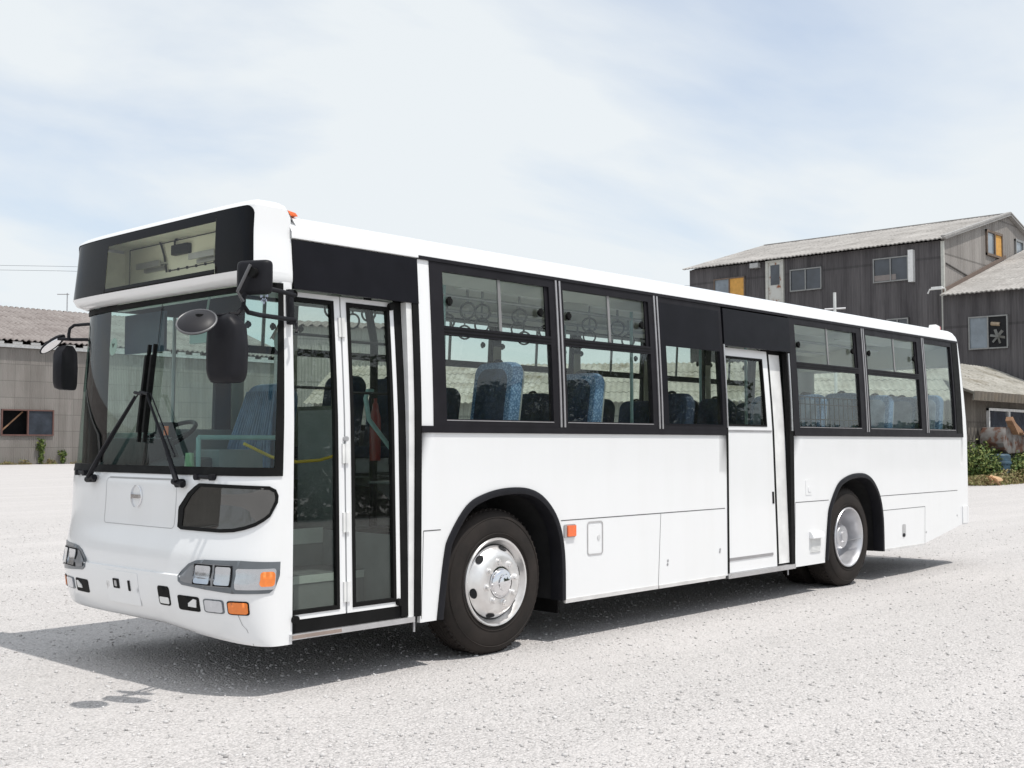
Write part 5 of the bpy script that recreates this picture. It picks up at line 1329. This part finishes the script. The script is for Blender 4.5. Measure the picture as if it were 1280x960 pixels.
def bush(x, y, w, h, n, label, mat=LEAFB, seed=1, leaf=.12):
    t = thing('bush', label, 'bush', (x, y, 0), 0, 'bushes along the shed wall')
    lob = [((0, 0, h*.45), (w*.5, w*.38, h*.5)), ((w*.25, -.1, h*.35), (w*.35, w*.3, h*.38)), ((-w*.27, .05, h*.38), (w*.33, w*.3, h*.40))]
    leaf_cluster(n, lob, None, mat, 'foliage', t, leaf, .35, seed)
    m = MB(); r = random.Random(seed)
    for k in range(7):
        a = r.uniform(0, 2*PI); m.tube([(0, 0, 0), (math.cos(a)*w*.15, math.sin(a)*w*.12, h*.4), (math.cos(a)*w*.33, math.sin(a)*w*.25, h*.75)], [.03, .02, .008], 5)
    m.build('stem', BARK, t)
    return t
bush(36.3, 10.75, 2.3, 1.62, 3000, 'rounded green bush beside the rear of the bus, below the shed roof', seed=3)
bush(38.9, 10.0, 2.0, 1.15, 2400, 'leafy low bush in front of the rusty tank', seed=5)
bush(40.6, 10.1, 2.2, 1.45, 2400, 'yellowish green bush at the right edge of the photo', seed=8)
o = leaf_cluster(9000, [((37.6, 9.95, .1), (4.4, .6, .36))], None, LEAFY, 'dry_grass', None, .10, .0, 11)
tag(o, 'dry grass and weeds along the edge of the gravel below the shed', 'grass', kind='stuff')
# rusty tank lying under planks, blue drum, tan rag
tk = thing('rusty_tank', 'rusted open tank heaped with brown boards in front of the shed window', 'tank', (38.95, 10.7, 1.1))
m = MB(); prof = [(-1.15, 0), (-1.1, .38), (-.9, .60), (-.3, .60), (.3, .40), (1.3, .18), (1.5, -.1), (.9, -.35), (-.6, -.4), (-1.0, -.25)]
m.prism(prof, lambda a, b, h: (a, h, b+.35), -.45, .45); m.build('tank_shell', RUST, tk, bevel=.06)
m = MB(); m.box(-1.0, 1.2, -.35, .35, -1.1, 0); m.build('tank_stand', DARK, tk)
bd = thing('plank_heap', 'pale brown broken boards lying across the rusty tank', 'boards', (38.9, 10.15, 2.0))
m = MB(); m.obox((-.45, 0, .10), (.34, 0, -.26), (0, .12, 0), (.05, 0, .07)); m.build('board', PLANK, bd)
m = MB(); m.obox((.12, .1, -.02), (.40, 0, -.16), (0, .14, 0), (.03, 0, .08)); m.build('board', PLANK, bd)
m = MB(); m.obox((.9, .1, -.2), (.6, .05, -.02), (0, .16, 0), (0, 0, .03)); m.build('board', PLANK, bd)
dm = thing('blue_drum', 'faded blue plastic drum half hidden by the bushes', 'drum', (37.75, 10.45, 0)); 
m = MB(); m.lathe([(0, 0), (.40, 0), (.44, .03), (.44, .28), (.47, .30), (.47, .36), (.44, .38), (.44, .68), (.47, .70), (.47, .76), (.44, .78), (.43, 1.0), (.36, 1.06), (0, 1.06)], (0, 0, 0), 24, 'Z'); m.build('drum_body', BLUEP, dm)
m = MB(); m.tube([(-.1, 0, 1.05), (-.1, 0, 1.1)], .05, 10); m.build('drum_cap', DARK, dm)
m = MB(); r = random.Random(4)
for k in range(9): m.obox((r.uniform(-.3, .35), r.uniform(-.12, .12), .12+r.uniform(-.05, .12)), (r.uniform(.12, .25), 0, r.uniform(-.12, .12)), (0, .1, .03), (-.03, .02, .05))
o = m.build('torn_sack', simple('tan_sack', (.52, .33, .19), .85), loc=(34.9, 9.55, 0), bevel=.02); tag(o, 'torn tan sack lying in the dry grass by the bus', 'sack')
# creepers on the left wall
for x, h, lab, sd_ in ((30.55, 1.75, 'climbing ivy strand hanging below the brown window', 21), (32.1, .95, 'short weed growing at the foot of the warehouse wall', 23)):
    t = thing('creeper', lab, 'plant', (x, LY-.1, 0))
    leaf_cluster(420 if h > 1 else 200, [((0, -.1, h*.75), (.34, .14, h*.3)), ((.05, -.1, h*.3), (.2, .12, h*.32))], None, LEAFB, 'foliage', t, .17, .1, sd_)
    m = MB(); m.tube([(0, 0, 0), (.05, 0, h*.5), (-.03, 0, h)], [.04, .03, .015], 5); m.build('stem', BARK, t)
o = leaf_cluster(1500, [((x_, LY-.35, .05), (w_, .22, h_)) for x_, w_, h_ in ((28.2, .5, .22), (29.3, .7, .30), (31.2, .5, .35), (33.4, .8, .22), (35.6, .9, .3), (26.8, .6, .2))], None, LEAFY, 'weeds', None, .14, .0, 31)
tag(o, 'low ragged weeds along the foot of the slate warehouse wall', 'weeds', kind='stuff')
# white pole behind the bus, TV aerial, power lines
a_ = at(1045, 41); t = thing('utility_pole', 'thin pale pole with a short cross arm rising above the bus roof', 'pole', (a_.x, a_.y, 0))
m = MB(); m.tube([(0, 0, 0), (0, 0, 6.80)], .055, 10); m.build('pole_shaft', simple('pale_pole', (.55, .56, .55), .6), t)
m = MB(); m.tube([tuple(-rgt*.36+Vector((0, 0, 6.20))), tuple(rgt*.38+Vector((0, 0, 6.24)))], .035, 8); m.build('cross_arm', STEEL, t)
a_ = at(81, 92); t = thing('aerial', 'thin television aerial rising behind the left warehouse roof', 'aerial', (a_.x, a_.y, 0))
m = MB(); m.tube([(0, 0, 0), (0, 0, 13.4)], .045, 6); m.build('mast', STEEL, t)
m = MB(); m.tube([tuple(-rgt*.8+Vector((0, 0, 13.3))), tuple(rgt*.15+Vector((0, 0, 13.3)))], .035, 6)
for k in range(5): m.tube([tuple(-rgt*(.7-.18*k)+fwd*-.2+Vector((0, 0, 13.3))), tuple(-rgt*(.7-.18*k)+fwd*.2+Vector((0, 0, 13.3)))], .015, 5)
m.build('antenna_array', STEEL, t)
for dz, lab in ((0, 'upper power line crossing the sky left of the bus'), (-.42, 'lower power line crossing the sky left of the bus')):
    p0, p1 = at(-1500, 100), at(2600, 115); m = MB(); pts = []
    for k in range(41):
        w_ = k/40; p = p0+(p1-p0)*w_; pts.append((p.x, p.y, 17.55+dz-7.5*max(0, w_-.36)+2.5*max(0, .36-w_)))
    m.tube(pts, .016, 5); o = m.build('power_line', simple('grey_wire', (.12, .13, .15), .6) if dz == 0 else bpy.data.materials['grey_wire']); tag(o, lab, 'cable', 'power lines over the warehouse')
TREES_BACK = []
# far hills
m = MB(); r = random.Random(2)
def hill(y0, x0, x1, hmax, seed, n=90):
    rr = random.Random(seed); ph = [rr.uniform(0, 6.28) for _ in range(5)]
    for k in range(n):
        xs_ = [x0+(x1-x0)*(k+j)/n for j in (0, 1)]
        hs = [hmax*(.55+.25*math.sin(x*.006+ph[0])+.14*math.sin(x*.017+ph[1])+.06*math.sin(x*.06+ph[2])) for x in xs_]
        m.quad((xs_[0], y0, -5), (xs_[1], y0, -5), (xs_[1], y0+160, hs[1]), (xs_[0], y0+160, hs[0])); m.quad((xs_[0], y0+160, hs[0]), (xs_[1], y0+160, hs[1]), (xs_[1], y0+420, -5), (xs_[0], y0+420, -5))
hill(470, -200, 900, 48, 3)
t = NT('wooded_hill'); t.base(t.ramp(t.noise(.05, 8, .7), [(.35, (.035, .055, .03)), (.65, (.09, .12, .055))])); t.rough(1)
tag(m.build('hills', t.m, smooth=0), kind='structure')
for k, (px, dep, h, w_) in enumerate(((1015, 66, 7.2, 6), (1060, 68, 7.6, 6), (1105, 66, 7.9, 6.5), (1145, 68, 7.5, 6))):
    p_ = at(px, dep); TREES_BACK.append((p_.x, p_.y, h, w_, 70+k))
# trees and hedge across the lot, behind the photographer (they mirror in the side glass)
def tree(x, y, h, w, n, label, seed, mat=LEAFD, group='trees across the lot'):
    t = thing('tree', label, 'tree', (x, y, 0), 0, group); r = random.Random(seed)
    m = MB(); m.tube([(0, 0, 0), (.1, .05, h*.3), (.05, .1, h*.6), (0, 0, h*.85)], [.16, .13, .09, .03], 8)
    lob = []
    for k in range(13):
        a = r.uniform(0, 2*PI); d = r.uniform(.1, .42)*w; z = h*(.07+.79*k/12); p = (math.cos(a)*d, math.sin(a)*d, z)
        m.tube([(0, 0, z*.6), (p[0]*.6, p[1]*.6, z*.85), p], [.06, .04, .015], 6); lob.append((p, (w*.28, w*.28, h*.13)))
    lob.append(((0, 0, h*.8), (w*.25, w*.25, h*.2))); m.build('trunk', BARK, t)
    leaf_cluster(n, lob, None, mat, 'crown', t, .36, .2, seed)
for k, (px, dep, h, w_) in enumerate(((330, 56, 12, 8), (400, 58, 13, 8), (470, 60, 12.5, 8), (545, 62, 8.6, 8), (615, 60, 7.8, 7.5), (690, 63, 8.4, 8), (765, 60, 7.9, 7.5), (830, 62, 9.4, 7), (880, 58, 11.8, 6.5), (945, 62, 6.5, 6), (1010, 66, 4.5, 8), (1085, 68, 4.2, 8), (1160, 68, 4.4, 8))):
    p_ = at(px, dep); tree(p_.x, -p_.y, h, w_, 6000, 'dark leafy tree mirrored in the side glass of the bus', 40+k)
for x_, y_, h, w_, s_ in TREES_BACK:
    tree(x_, y_, h, w_, 3500, 'green tree crown behind the low shed, seen through the rear side windows', s_, group='trees behind the low shed')
